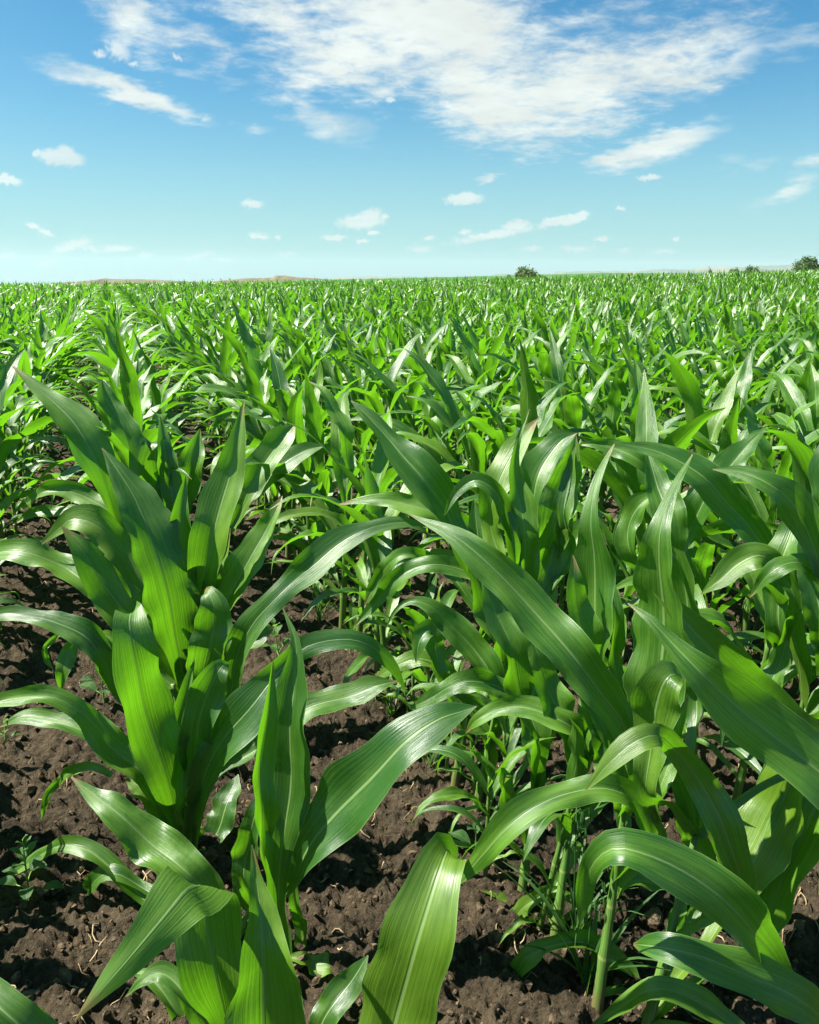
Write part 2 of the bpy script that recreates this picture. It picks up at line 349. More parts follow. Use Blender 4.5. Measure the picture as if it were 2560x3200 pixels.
# ------------------------------------------------------------------ far land
def ridge(name, prof, dist, depth, zbase, mat, label, seed=1, rough=0.0):
    """a rounded hill whose crest follows the given skyline, at its own distance"""
    px = np.array([p[0] for p in prof], float); py = np.array([p[1] for p in prof], float)
    n = 260; xs = np.linspace(px[0], px[-1], n); ys = np.interp(xs, px, py)
    k = np.ones(7) / 7; ysm = np.convolve(np.pad(ys, 3, 'edge'), k, 'valid')
    ysm = ysm + (vnoise(xs / 40.0, xs * 0 + seed, seed) - .5) * rough + (vnoise(xs / 11.0, xs * 0 + seed, seed) - .5) * rough * .5
    rows = 15; V = []; Fc = []
    for a, (X, Y) in enumerate(zip(xs, ysm)):
        p = unproj(X, Y, dist)
        for r_ in range(rows):
            t = (r_ / (rows - 1)) * 2 - 1
            hgt = zbase + (p.z - zbase) * math.cos(t * math.pi / 2) ** 1.3
            hgt += (vnoise(np.float64(a / 9.0), np.float64(r_ * .9), seed + 3) - .5) * (p.z - zbase) * 0.10 * (1 - t * t) * (0 if r_ == rows // 2 else 1)
            g = p + FH * (t * depth); V.append((g.x, g.y, float(hgt)))
    for a in range(n - 1):
        for r_ in range(rows - 1):
            Fc.append((a * rows + r_, (a + 1) * rows + r_, (a + 1) * rows + r_ + 1, a * rows + r_ + 1))
    me = bpy.data.meshes.new(name); me.from_pydata(V, [], Fc); me.materials.append(mat)
    me.polygons.foreach_set('use_smooth', np.ones(len(me.polygons), dtype=bool)); me.update()
    return tag(link(name, me), label, 'hill', kind='structure')
MAT_SAND = simple_mat('dry_grass_hill', (0.100, 0.094, 0.052), (0.150, 0.133, 0.078), .03, .95, .1, (1, 1, 4), .1)
MAT_FARGREEN = simple_mat('distant_crop', (0.028, 0.10, 0.018), (0.055, 0.16, 0.03), .35, .8, .2, (1, 1, 1), .4, detail=8)
MAT_RIDGE = simple_mat('distant_ridge', (0.08, 0.12, 0.09), (0.18, 0.18, 0.12), .004, .95, .1, (1, 1, 1), .1)
ridge('hill', [(120, 890), (180, 885), (260, 877), (330, 871), (420, 872), (520, 875), (600, 881), (660, 883)], 900, 120, -34, MAT_SAND, 'low dry tan hill on the horizon, left of the dark tree belt', 2, 2.5)
ridge('hill', [(640, 884), (720, 874), (760, 871), (830, 869), (872, 863), (890, 861), (930, 866), (1000, 871), (1060, 876), (1130, 882), (1200, 888)], 800, 120, -34, MAT_SAND, 'tan hill with a rounded peak, right of the dark tree belt', 5, 2.0)
ridge('hill', [(700, 880), (1000, 874), (1130, 866), (1300, 865), (1480, 863), (1700, 853), (1850, 848), (2000, 846), (2200, 838), (2400, 829), (2560, 828), (2800, 830)], 4200, 500, -90, MAT_RIDGE, 'long hazy blue ridge along the horizon behind the trees', 9, 5.0)
ridge('distant_field', [(820, 886), (900, 878), (1280, 868), (1550, 863), (1700, 858), (1900, 853), (2100, 853), (2300, 860), (2500, 870)], 330, 120, -14, MAT_FARGREEN, 'smooth green crop field on a far rise behind the corn', 12, 0.8)

# ------------------------------------------------------------------ corn leaves and stalks
def catmull(P, n):
    """n+1 samples through control rows P (numpy m x k), evenly by length of the first three columns"""
    P = np.asarray(P, float); m = len(P)
    E = np.vstack([2 * P[0] - P[1], P, 2 * P[-1] - P[-2]])
    out = []; sub = 10
    for i in range(m - 1):
        p0, p1, p2, p3 = E[i], E[i + 1], E[i + 2], E[i + 3]
        for k in range(sub):
            t = k / sub
            out.append(.5 * ((2 * p1) + (-p0 + p2) * t + (2 * p0 - 5 * p1 + 4 * p2 - p3) * t * t + (-p0 + 3 * p1 - 3 * p2 + p3) * t ** 3))
    out.append(P[-1]); out = np.array(out)
    s = np.concatenate([[0], np.cumsum(np.linalg.norm(np.diff(out[:, :3], axis=0), axis=1))])
    q = np.linspace(0, s[-1], n + 1)
    return np.stack([np.interp(q, s, out[:, c]) for c in range(P.shape[1])], 1), s[-1]
def unit(a): return a / np.maximum(np.linalg.norm(a, axis=-1, keepdims=True), 1e-9)

def leaf_into(mb, ctrl, n, w, fold0, fold1, ruffle, seed, nl=26, nu=10, mi=0):
    """ctrl: m x 3 midrib, n: m x 3 upper-face normals, w: m widths; a keeled, wavy-edged blade"""
    r_ = random.Random(seed)
    S, length = catmull(np.hstack([ctrl, n, np.asarray(w)[:, None]]), nl)
    P, Nn, Wd = S[:, :3], S[:, 3:6], np.maximum(S[:, 6], 0.0008)
    T = unit(np.gradient(P, axis=0)); Wv = unit(np.cross(T, Nn)); Nn = unit(np.cross(Wv, T))
    ts = np.linspace(0, 1, nl + 1)
    fold = fold0 + (fold1 - fold0) * np.clip(ts * 1.25, 0, 1)
    ph = [r_.uniform(0, 6.28) for _ in range(4)]; k1 = r_.uniform(2.0, 3.8); k2 = r_.uniform(5, 9)
    und = ruffle * .7 * np.sin(ph[0] * 2 + 6.28 * (k1 * .8) * ts) * np.sin(np.pi * ts)
    edgew = .06 if nl > 10 else .0
    us = np.linspace(-1, 1, nu + 1); verts = []; uvs = []
    env = np.sin(np.pi * np.clip(ts, 0, 1)) ** .6
    for i in range(nl + 1):
        for u in us:
            a = abs(u); hw = Wd[i] * .5
            ew = 1 + edgew * a * a * (math.sin(ph[2 if u < 0 else 3] * 3 + k2 * 5.1 * ts[i]) + .6 * math.sin(ph[0 if u < 0 else 1] * 5 + k1 * 7.3 * ts[i]))
            lat = u * hw * ew * math.cos(fold[i] * (0.55 + .45 * a)); lift = a ** 1.25 * hw * math.sin(fold[i])
            side = 0 if u < 0 else 1
            rf = ruffle * env[i] * a ** 1.8 * (math.sin(ph[side] + k1 * 6.28 * ts[i]) + .45 * math.sin(ph[2 + side] + k2 * 6.28 * ts[i])) * min(1.0, hw / .03)
            p = P[i] + Wv[i] * lat + Nn[i] * (lift + rf + und[i])
            verts.append(p); uvs.append(((u + 1) * .5, ts[i]))
    faces = []
    for i in range(nl):
        for j in range(nu):
            k = i * (nu + 1) + j; faces.append((k, k + 1, k + nu + 2, k + nu + 1))
    mb.add(verts, faces, uvs, mi)

def tube_into(mb, pts, rad, seg=8, mi=0, cap=True):
    pts = np.asarray(pts, float); m = len(pts); T = unit(np.gradient(pts, axis=0)); verts = []; uvs = []
    ref = np.array([1.0, 0.3, 0.1]); ref /= np.linalg.norm(ref)
    for i in range(m):
        if abs(np.dot(T[i], ref)) > .95: rf = np.array([0.1, 1.0, .2])
        else: rf = ref
        A = unit(np.cross(T[i], rf)); B = np.cross(T[i], A)
        for k in range(seg):
            an = 2 * math.pi * k / seg; verts.append(pts[i] + (A * math.cos(an) + B * math.sin(an)) * rad[i]); uvs.append((k / seg, i / (m - 1)))
    faces = []
    for i in range(m - 1):
        for k in range(seg):
            k2 = (k + 1) % seg; faces.append((i * seg + k, i * seg + k2, (i + 1) * seg + k2, (i + 1) * seg + k))
    if cap: faces.append(tuple((m - 1) * seg + k for k in range(seg)))
    mb.add(verts, faces, uvs, mi)

def stalk_into(mb, base, top, r0, r1, seg=9, n=16, mi=0):
    base = np.asarray(base, float); top = np.asarray(top, float); pts = []; rad = []
    for i in range(n + 1):
        t = i / n; pts.append(base + (top - base) * t + np.array([0, 0, -0.04 if i == 0 else 0]))
        node = 1.0 + (.16 if i % 4 == 0 else -.02)
        rad.append((r0 + (r1 - r0) * t) * node)
    tube_into(mb, pts, rad, seg, mi)

# ---- procedural plant: list of leaf specs in plant space
WPROF = [(0, .42), (.10, .62), (.28, .92), (.45, 1.0), (.62, .86), (.80, .52), (.92, .22), (1, .02)]
def plant_spec(seed):
    r_ = random.Random(seed); nleaf = r_.choice([8, 8, 9, 10]); az0 = r_.uniform(0, 6.28)
    hst = r_.uniform(.38, .52); leaves = []
    for i in range(nleaf):
        t = i / (nleaf - 1); z = .035 + hst * t ** .9
        az = az0 + i * math.pi + r_.gauss(0, .42)
        L = float(np.interp(t, [0, .25, .5, .75, 1], [.20, .40, .53, .50, .38])) * r_.uniform(.85, 1.15)
        if i == nleaf - 1: L *= .72
        w = float(np.interp(t, [0, .25, .5, .75, 1], [.022, .040, .058, .062, .054])) * r_.uniform(.85, 1.15) * 1.12
        th0 = R(48 - 34 * t + r_.gauss(0, 6)); bend = R((132 - 24 * t) * r_.uniform(.65, 1.3) + (35 if r_.random() < .3 else 0))
        if i >= nleaf - 2: bend = R(r_.uniform(10, 80)); th0 = R(r_.uniform(6, 26))
        pw = r_.uniform(1.3, 2.2); tw = r_.gauss(0, .55); side = r_.gauss(0, .35)
        P = []; Nn = []; W = []; p = np.array([0, 0, z]); m = 9
        for k in range(m):
            s = k / (m - 1); th = th0 + bend * s ** pw; aa = az + side * s
            h = np.array([math.cos(aa), math.sin(aa), 0]); tv = h * math.sin(th) + np.array([0, 0, math.cos(th)])
            nv = -h * math.cos(th) + np.array([0, 0, math.sin(th)])
            wv = np.cross(tv, nv); q = tw * s; nv2 = nv * math.cos(q) + wv * math.sin(q)
            P.append(p.copy()); Nn.append(nv2); W.append(w * np.interp(s, [a for a, _ in WPROF], [b for _, b in WPROF]))
            p = p + tv * (L / (m - 1))
        leaves.append((np.array(P), np.array(Nn), np.array(W), r_.uniform(.45, .8), r_.uniform(.08, .4), r_.uniform(.004, .010), r_.randrange(10 ** 6)))
    return leaves, hst
def variant_parts(seed, nl, nu):
    leaves, hst = plant_spec(seed); parts = []
    mb = MB(); stalk_into(mb, (0, 0, 0), (0, 0, hst + .05), .0115, .006); parts.append(('stalk', mb.mesh('stalk', [MAT_STALK])))
    for lf in leaves:
        mb = MB(); leaf_into(mb, *lf, nl=nl, nu=nu); parts.append(('leaf', mb.mesh('leaf', [MAT_LEAF])))
    return parts
NVAR = 12
VARS = [variant_parts(100 + k, 18, 6) for k in range(NVAR)]

def make_plant(x, y, rz, sc, var, label, tilt=(0, 0), group='corn plants growing in rows'):
    o = empty('corn_plant', (x, y, gz(x, y) - .006), label, 'corn plant', group)
    o.rotation_euler = (tilt[0], tilt[1], rz); o.scale = (sc, sc, sc)
    for nm, me in VARS[var]: link(nm, me, o)
    return o

# ------------------------------------------------------------------ hero plants of the photograph's foreground
# each leaf: (options, [(px, py, depth offset from the stalk, width in px) ...]) from sheath to tip, as seen at the photograph's size
HEROES = [
 ((700, 3420), 'near corn plant under the bottom edge with a broad two-toned upright leaf', [
   ({}, [(815, 3420, 0, 120), (820, 3200, -.03, 330), (824, 3013, -.03, 215), (815, 2865, 0, 118), (800, 2750, .03, 50), (786, 2640, .05, 4)]),
   ({'fold': .12, 'roll': 5, 'flipat': 4}, [(712, 3230, 0, 110), (678, 3060, 0, 215), (648, 2910, .01, 250), (632, 2790, .0, 235), (600, 2770, -.05, 225), (520, 2860, -.09, 190), (400, 3000, -.13, 115), (232, 3192, -.17, 4)]),
   ({'fold': .2, 'roll': 12}, [(1100, 3620, 0, 100), (1180, 3400, 0, 240), (1235, 3180, .0, 290), (1290, 2990, .0, 272), (1340, 2830, .03, 225), (1382, 2700, .07, 160), (1398, 2655, .11, 110), (1425, 2690, .13, 30), (1430, 2700, .13, 4)]),
   ({}, [(930, 3300, .08, 60), (1020, 3175, .12, 110), (1095, 3070, .15, 95), (1150, 2985, .2, 5)]),
   ({'sheath': 0}, [(900, 2990, .22, 20), (1000, 3018, .22, 70), (1075, 3046, .22, 4)]),
   ({}, [(640, 3260, .05, 60), (600, 3130, .05, 85), (520, 3050, .08, 70), (450, 3065, .08, 40), (392, 3115, .08, 3)]),
   ({}, [(600, 3290, .1, 50), (540, 3140, .12, 65), (470, 3060, .15, 50), (390, 3035, .18, 3)]),
   ({'roll': -10}, [(360, 3460, -.05, 120), (190, 3320, -.08, 175), (40, 3190, -.08, 165), (-80, 3090, -.05, 100), (-220, 3010, 0, 4)]),
 ]),
 ((700, 3010), 'corn plant with tall narrow upright leaf and one wide leaf arching right', [
   ({'fold': .35, 'roll': 14}, [(885, 3000, 0, 70), (872, 2790, 0, 70), (878, 2670, .0, 92), (890, 2570, .01, 132), (905, 2450, .03, 165), (905, 2270, .05, 125), (920, 2150, .07, 100), (926, 2010, .09, 32), (884, 1900, .12, 3)]),
   ({'fold': .7, 'roll': -25}, [(835, 2770, 0, 18), (822, 2640, 0, 55), (812, 2500, .0, 82), (815, 2400, .01, 90), (835, 2230, .03, 54), (853, 2065, .05, 3)]),
   ({'fold': .22, 'roll': 22}, [(905, 2770, 0, 50), (960, 2660, 0, 130), (1060, 2535, 0, 205), (1165, 2420, -.02, 192), (1270, 2315, -.02, 150), (1370, 2250, .0, 110), (1440, 2225, .02, 55), (1490, 2207, .03, 3)]),
   ({'fold': .15, 'roll': -12}, [(690, 2840, 0, 70), (600, 2745, 0.0, 150), (480, 2640, .03, 150), (350, 2530, .06, 95), (222, 2428, .1, 4)]),
   ({}, [(795, 2900, .05, 50), (765, 2740, .05, 85), (775, 2640, .05, 88), (800, 2540, .05, 60), (820, 2470, .08, 4)]),
   ({'w': 1}, [(470, 2825, .1, 45), (400, 2745, .12, 85), (330, 2695, .14, 72), (270, 2660, .16, 60), (190, 2650, .18, 40), (110, 2680, .2, 46), (0, 2760, .22, 4)]),
   ({}, [(440, 2770, .12, 45), (350, 2735, .13, 58), (275, 2775, .15, 45), (238, 2845, .18, 28), (250, 2895, .2, 18), (320, 2905, .22, 4)]),
   ({'roll': 20}, [(935, 3010, .04, 40), (932, 2880, .04, 48), (918, 2760, .03, 26), (905, 2690, .03, 4)]),
 ]),
 ((600, 2720), 'corn plant with one broad leaf folded over at its top, left of bare soil', [
   ({'fold': .2, 'roll': -16, 'flipat': 7}, [(570, 2640, 0, 45), (530, 2470, 0, 115), (497, 2360, 0, 155), (462, 2240, .0, 165), (430, 2100, -.02, 150), (408, 2000, -.02, 122), (402, 1935, .0, 100), (425, 1912, .05, 60), (460, 1922, .08, 10)]),
   ({'fold': .2, 'roll': 8}, [(600, 2530, 0, 50), (608, 2380, 0, 95), (625, 2250, .0, 118), (655, 2150, -.01, 108), (690, 2085, .0, 62), (716, 2075, .03, 8)]),
   ({'fold': .1, 'roll': 12, 'w': 1}, [(612, 2580, 0, 40), (632, 2450, 0, 85), (690, 2320, -.02, 130), (775, 2215, -.03, 150), (850, 2120, 0, 85), (904, 2064, .02, 55), (956, 2022, .03, 66), (1035, 2002, .05, 72), (1113, 2002, .06, 66), (1176, 2033, .07, 55), (1228, 2085, .08, 36), (1270, 2163, .09, 3)]),
   ({'roll': 25}, [(800, 2340, .05, 60), (880, 2270, .06, 92), (965, 2215, .08, 97), (1080, 2180, .1, 82), (1170, 2145, .1, 60), (1240, 2128, .12, 3)]),
   ({'roll': -18, 'w': 1}, [(500, 2520, 0, 50), (438, 2412, 0, 105), (356, 2340, 0, 112), (300, 2265, 0, 88), (230, 2210, 0, 70), (148, 2180, 0, 62), (0, 2190, 0, 45), (-90, 2240, 0, 4)]),
   ({'roll': -25}, [(360, 2350, .05, 40), (282, 2300, .05, 62), (185, 2256, .06, 60), (80, 2240, .08, 45), (0, 2272, .1, 3)]),
   ({'sheath': 0}, [(350, 2425, .05, 20), (290, 2395, .06, 35), (222, 2412, .08, 34), (163, 2464, .1, 26), (141, 2516, .1, 22), (130, 2562, .12, 3)]),
   ({'fold': .8}, [(588, 2560, 0, 36), (572, 2430, 0, 64), (583, 2310, 0, 44), (592, 2205, .02, 3)]),
   ({}, [(640, 2650, .05, 60), (690, 2570, .08, 95), (725, 2480, .12, 70), (745, 2420, .15, 4)]),
   ({'roll': -20}, [(560, 2660, 0, 55), (500, 2545, 0, 85), (440, 2462, .02, 78), (392, 2436, .03, 4)]),
   ({'fold': .7, 'roll': 20}, [(560, 2600, .03, 30), (545, 2440, .04, 60), (556, 2290, .05, 62), (585, 2150, .06, 40), (610, 2060, .08, 3)]),
   ({'fold': .6}, [(600, 2560, .02, 30), (640, 2440, .03, 55), (655, 2330, .04, 50), (652, 2240, .05, 4)]),
 ]),
 ((600, 2450), 'corn plant with a very long leaf arching right to touch the next row', [
   ({'fold': .18, 'roll': 18}, [(712, 2190, 0, 36), (735, 2070, 0, 80), (780, 1960, -.02, 88), (850, 1880, -.02, 78), (915, 1820, 0, 75), (985, 1765, .0, 100), (1060, 1700, .02, 88), (1140, 1655, .03, 56), (1240, 1632, .05, 38), (1335, 1640, .06, 3)]),
   ({'fold': .2, 'roll': 6}, [(606, 2210, .0, 55), (640, 2080, .0, 115), (665, 1980, .0, 128), (668, 1900, .0, 95), (652, 1852, .02, 50), (640, 1848, .04, 8)]),
   ({'roll': -18, 'w': 1}, [(385, 2180, .03, 40), (335, 2090, .03, 72), (270, 1995, .03, 82), (180, 1945, .03, 72), (100, 1925, .04, 52), (0, 1920, .06, 36), (-80, 1950, .08, 4)]),
   ({'roll': -10}, [(330, 2010, .05, 40), (270, 1985, .05, 50), (222, 2030, .05, 52), (198, 2090, .03, 48), (190, 2162, .03, 3)]),
   ({'sheath': 0}, [(240, 1985, .07, 14), (185, 1985, .07, 20), (148, 2020, .07, 20), (145, 2060, .06, 20), (168, 2092, .06, 3)]),
   ({}, [(560, 2350, .02, 50), (480, 2230, .04, 70), (400, 2150, .06, 55), (340, 2120, .08, 4)]),
 ]),
 ((556, 2330), 'corn plant with broad dark shaded leaf leaning left and bright leaves behind it', [
   ({'fold': .2, 'roll': -28}, [(590, 2190, 0, 55), (570, 2080, 0, 105), (530, 1900, .0, 155), (500, 1780, .0, 170), (465, 1660, .02, 150), (425, 1560, .05, 108), (375, 1480, .08, 62), (318, 1400, .12, 3)]),
   ({'fold': .2, 'roll': -22}, [(545, 2190, 0, 55), (460, 2040, .0, 115), (400, 1940, .0, 134), (325, 1825, .0, 120), (262, 1730, .01, 78), (193, 1643, .03, 3)]),
   ({'fold': .25, 'roll': -16}, [(520, 2000, .05, 50), (450, 1850, .06, 105), (385, 1725, .07, 112), (310, 1650, .08, 98), (235, 1622, .09, 70), (185, 1650, .1, 45), (130, 1700, .11, 4)]),
   ({'roll': -25}, [(400, 1930, .08, 45), (330, 1868, .08, 65), (255, 1812, .08, 80), (190, 1762, .1, 82), (90, 1730, .1, 72), (0, 1725, .12, 55), (-80, 1760, .14, 4)]),
   ({'fold': .5, 'roll': 5}, [(600, 2080, .05, 50), (600, 1900, .05, 70), (575, 1720, .06, 78), (565, 1620, .07, 62), (580, 1486, .09, 3)]),
   ({'fold': .35, 'roll': 20}, [(625, 2030, .05, 50), (625, 1870, .05, 75), (655, 1730, .05, 110), (685, 1600, .06, 122), (712, 1500, .07, 106), (738, 1400, .08, 60), (763, 1254, .12, 3)]),
   ({'fold': .4, 'roll': 25}, [(640, 2040, .05, 40), (700, 1890, .05, 82), (770, 1770, .07, 102), (820, 1680, .09, 76), (860, 1600, .1, 40), (882, 1550, .12, 3)]),
   ({'fold': .6, 'roll': 20}, [(560, 2060, .06, 40), (540, 1880, .08, 62), (520, 1700, .1, 56), (525, 1590, .12, 3)]),
   ({'fold': .7}, [(585, 2080, .04, 30), (650, 1900, .06, 50), (700, 1740, .09, 42), (720, 1650, .11, 3)]),
   ({'fold': .6}, [(590, 2160, .02, 40), (600, 2020, .03, 60), (605, 1900, .04, 50), (600, 1800, .06, 4)]),
   ({}, [(640, 2180, .05, 50), (720, 2040, .08, 80), (800, 1990, .1, 72), (860, 1960, .12, 4)]),
   ({}, [(520, 2190, .0, 50), (430, 2080, .0, 66), (350, 2010, .02, 62), (280, 1985, .05, 4)]),
 ]),
 ((500, 2000), 'corn plant whose long pointed leaf sweeps far up to the left', [
   ({'fold': .3, 'roll': -20}, [(420, 1780, 0, 40), (348, 1570, .0, 48), (312, 1470, .0, 88), (270, 1390, .0, 114), (220, 1310, .02, 100), (150, 1240, .05, 55), (38, 1143, .1, 3)]),
   ({'fold': .2, 'roll': 4, 'flipat': 4}, [(505, 1700, .1, 55), (497, 1560, .1, 98), (487, 1450, .1, 104), (478, 1388, .1, 92), (452, 1376, .07, 70), (433, 1420, .05, 60), (425, 1485, .04, 34)]),
   ({}, [(540, 1720, .14, 40), (580, 1540, .15, 82), (605, 1430, .17, 76), (625, 1340, .2, 3)]),
   ({'fold': .6}, [(480, 1720, .05, 40), (500, 1570, .07, 48), (528, 1470, .1, 36), (552, 1415, .12, 3)]),
   ({'roll': 20}, [(690, 1690, .05, 30), (780, 1535, .08, 68), (830, 1440, .1, 92), (885, 1370, .12, 76), (918, 1332, .15, 12)]),
   ({'roll': 25}, [(720, 1620, .15, 30), (860, 1470, .15, 62), (945, 1412, .18, 56), (1012, 1394, .2, 3)]),
   ({'roll': -20}, [(400, 1680, .05, 40), (330, 1590, .06, 60), (240, 1540, .08, 62), (150, 1535, .1, 42), (85, 1570, .12, 25), (40, 1605, .13, 3)]),
   ({'roll': -20}, [(370, 1700, .1, 30), (270, 1615, .11, 36), (190, 1595, .12, 36), (110, 1602, .14, 30), (40, 1640, .15, 3)]),
   ({'roll': -20}, [(450, 1620, .18, 50), (420, 1470, .2, 66), (380, 1330, .22, 72), (330, 1240, .25, 55), (318, 1185, .28, 3)]),
   ({'fold': .5}, [(510, 1780, .05, 50), (540, 1600, .05, 66), (520, 1440, .08, 60), (500, 1300, .12, 4)]),
 ]),
 # ---- the row right of the furrow
 ((2700, 4100), 'corn plant at the right edge with three broad leaves arching in toward the camera', [
   ({'fold': .15, 'roll': -10}, [(2780, 2720, .0, 90), (2660, 2510, .0, 190), (2530, 2385, 0, 205), (2400, 2280, .0, 205), (2290, 2190, .0, 170), (2180, 2090, .0, 112), (2090, 2000, .02, 54), (2030, 1935, .03, 30), (1962, 1885, .05, 3)]),
   ({'fold': .15, 'roll': -10}, [(2530, 3180, 0, 40), (2440, 3010, 0, 95), (2330, 2890, -.02, 155), (2220, 2780, -.03, 172), (2100, 2700, -.04, 165), (1980, 2652, -.04, 138), (1895, 2655, -.03, 112), (1845, 2715, -.01, 70), (1826, 2800, .01, 56), (1812, 2895, .03, 3)]),
   ({'fold': .12, 'roll': -15}, [(2680, 3290, 0, 70), (2500, 3130, -.02, 150), (2360, 3055, -.03, 155), (2220, 3000, -.03, 135), (2100, 2970, -.02, 102), (2020, 2955, 0, 62), (1980, 2950, .02, 8)]),
 ]),
 ((2010, 3260), 'corn plant with a tall wide upright leaf standing beside a folded drooping one', [
   ({'fold': .15, 'roll': 32}, [(2060, 2330, .1, 80), (2062, 2150, .1, 165), (2063, 2000, .1, 185), (2062, 1870, .1, 158), (2062, 1760, .1, 115), (2070, 1660, .1, 62), (2090, 1580, .12, 35), (2120, 1500, .14, 24), (2165, 1420, .18, 3)]),
   ({'fold': .2, 'roll': -8, 'w': 1}, [(2300, 2800, .02, 60), (2265, 2600, .02, 135), (2200, 2460, .02, 115), (2125, 2355, .0, 66), (2060, 2298, -.02, 78), (1985, 2318, -.03, 88), (1905, 2385, -.03, 62), (1829, 2472, -.02, 3)]),
   ({'fold': .25, 'roll': 8}, [(2025, 2480, .02, 60), (2032, 2350, .02, 110), (2042, 2240, .02, 145), (2062, 2160, .02, 145), (2090, 2112, .02, 105), (2128, 2108, .04, 30)]),
   ({'roll': 30}, [(2170, 2200, .2, 60), (2165, 2080, .2, 78), (2152, 1950, .2, 92), (2132, 1810, .2, 92), (2112, 1735, .2, 75), (2090, 1728, .22, 6)]),
   ({'roll': -18}, [(2570, 2340, .15, 50), (2440, 2235, .15, 132), (2310, 2120, .12, 142), (2200, 2010, .1, 112), (2110, 1910, .1, 62), (2025, 1828, .12, 3)]),
   ({}, [(2210, 2760, .1, 50), (2180, 2640, .1, 85), (2145, 2545, .1, 92), (2115, 2460, .12, 8)]),
   ({'roll': 30}, [(2240, 2900, .15, 70), (2360, 2700, .18, 180), (2430, 2540, .2, 200), (2480, 2400, .2, 120), (2500, 2300, .2, 10)]),
   ({'roll': 30}, [(2330, 3000, .12, 60), (2430, 2780, .14, 140), (2510, 2620, .16, 190), (2570, 2490, .18, 160), (2650, 2370, .2, 6)]),
   ({'fold': .2}, [(2350, 3300, 0, 55), (2265, 3185, 0, 82), (2160, 3117, 0, 88), (2050, 3095, 0, 82), (1950, 3140, .02, 55), (1830, 3222, .04, 3)]),
   ({}, [(2110, 2800, .1, 50), (2035, 2755, .1, 52), (1960, 2770, .1, 46), (1890, 2832, .12, 3)]),
   ({}, [(2050, 2560, .05, 40), (2080, 2420, .05, 70), (2110, 2300, .07, 60), (2150, 2180, .1, 4)]),
 ]),
 ((1866, 3154), 'corn plant with the longest leaf, a wide blade sweeping up to the left', [
   ({'fold': .15, 'roll': -8}, [(1985, 2430, 0, 55), (1950, 2265, 0, 100), (1858, 2142, 0, 128), (1775, 2032, 0, 142), (1680, 1920, .02, 142), (1582, 1815, .04, 122), (1478, 1720, .06, 88), (1400, 1663, .08, 48), (1280, 1608, .12, 3)]),
   ({'fold': .2, 'roll': -14, 'w': 1}, [(2030, 2640, 0, 55), (1990, 2515, 0, 88), (1920, 2468, -.02, 98), (1837, 2460, -.03, 90), (1730, 2490, -.04, 100), (1620, 2560, -.05, 104), (1510, 2670, -.04, 76), (1413, 2778, -.02, 3)]),
   ({'fold': .15, 'roll': 30}, [(1870, 2260, .1, 55), (1865, 2060, .1, 112), (1853, 1880, .1, 128), (1850, 1740, .1, 98), (1845, 1640, .1, 56), (1860, 1530, .12, 35), (1890, 1450, .14, 20), (1920, 1388, .16, 3)]),
   ({'roll': -30}, [(1835, 2160, .08, 60), (1822, 1980, .08, 90), (1800, 1830, .08, 52), (1790, 1735, .1, 5)]),
   ({'w': 1}, [(1985, 3060, .05, 40), (1925, 2988, .05, 72), (1840, 2950, .05, 78), (1785, 2950, .05, 54), (1700, 2975, .06, 72), (1640, 3000, .06, 76), (1600, 3050, .07, 70), (1550, 3105, .08, 55), (1480, 3160, .1, 35), (1390, 3215, .12, 3)]),
   ({}, [(1930, 2200, .12, 40), (1925, 2050, .12, 52), (1920, 1900, .12, 44), (1905, 1780, .14, 4)]),
   ({}, [(1950, 2560, .05, 50), (1900, 2400, .08, 80), (1880, 2280, .1, 70), (1870, 2200, .12, 4)]),
 ]),
 ((1733, 2931), 'corn plant with pale stalk in sun and small twisted low leaf', [
   ({}, [(1800, 2830, .03, 25), (1740, 2790, .05, 50), (1680, 2810, .05, 52), (1620, 2850, .05, 62), (1580, 2920, .05, 52), (1552, 3005, .06, 3)]),
   ({}, [(1690, 2805, .08, 24), (1600, 2812, .1, 34), (1500, 2780, .1, 3)]),
   ({'roll': -14}, [(1940, 2440, .02, 40), (1900, 2350, .05, 68), (1830, 2300, .05, 86), (1740, 2248, .05, 86), (1640, 2208, .06, 72), (1560, 2215, .07, 60), (1490, 2252, .08, 38), (1455, 2292, .1, 3)]),
   ({'roll': -30}, [(1790, 2350, .05, 60), (1740, 2220, .06, 95), (1690, 2080, .08, 80), (1650, 1960, .1, 4)]),
   ({'roll': 30}, [(1800, 2400, .05, 60), (1850, 2240, .06, 90), (1870, 2120, .08, 60), (1880, 2040, .1, 4)]),
 ]),
 ((1629, 2805), 'corn plant in the right row with dark overlapping leaves hanging in shade', [
   ({'roll': -30}, [(1680, 2330, .0, 60), (1640, 2180, .02, 110), (1590, 2020, .04, 105), (1540, 1880, .06, 70), (1500, 1780, .08, 4)]),
   ({'roll': -14}, [(1630, 2230, .1, 50), (1570, 2150, .1, 72), (1480, 2130, .1, 74), (1400, 2150, .1, 60), (1330, 2190, .12, 40), (1280, 2215, .14, 3)]),
   ({'fold': .5}, [(1680, 2400, .02, 60), (1690, 2250, .03, 90), (1680, 2100, .05, 70), (1660, 2000, .06, 4)]),
   ({}, [(1600, 2500, .0, 40), (1570, 2420, .0, 55), (1590, 2540, -.02, 50), (1620, 2620, -.02, 4)]),
 ]),
 ((1488, 2553), 'corn plant with one glossy leaf bending left over the bare furrow', [
   ({'fold': .2, 'roll': -12}, [(1565, 2220, .0, 55), (1535, 2115, .0, 88), (1480, 2030, .02, 94), (1410, 1950, .02, 86), (1350, 1895, .02, 52), (1290, 1878, .03, 26), (1240, 1905, .04, 14), (1205, 1965, .05, 3)]),
   ({'roll': -30}, [(1590, 2190, .03, 60), (1560, 2000, .05, 110), (1510, 1850, .05, 100), (1480, 1760, .08, 50), (1468, 1700, .1, 3)]),
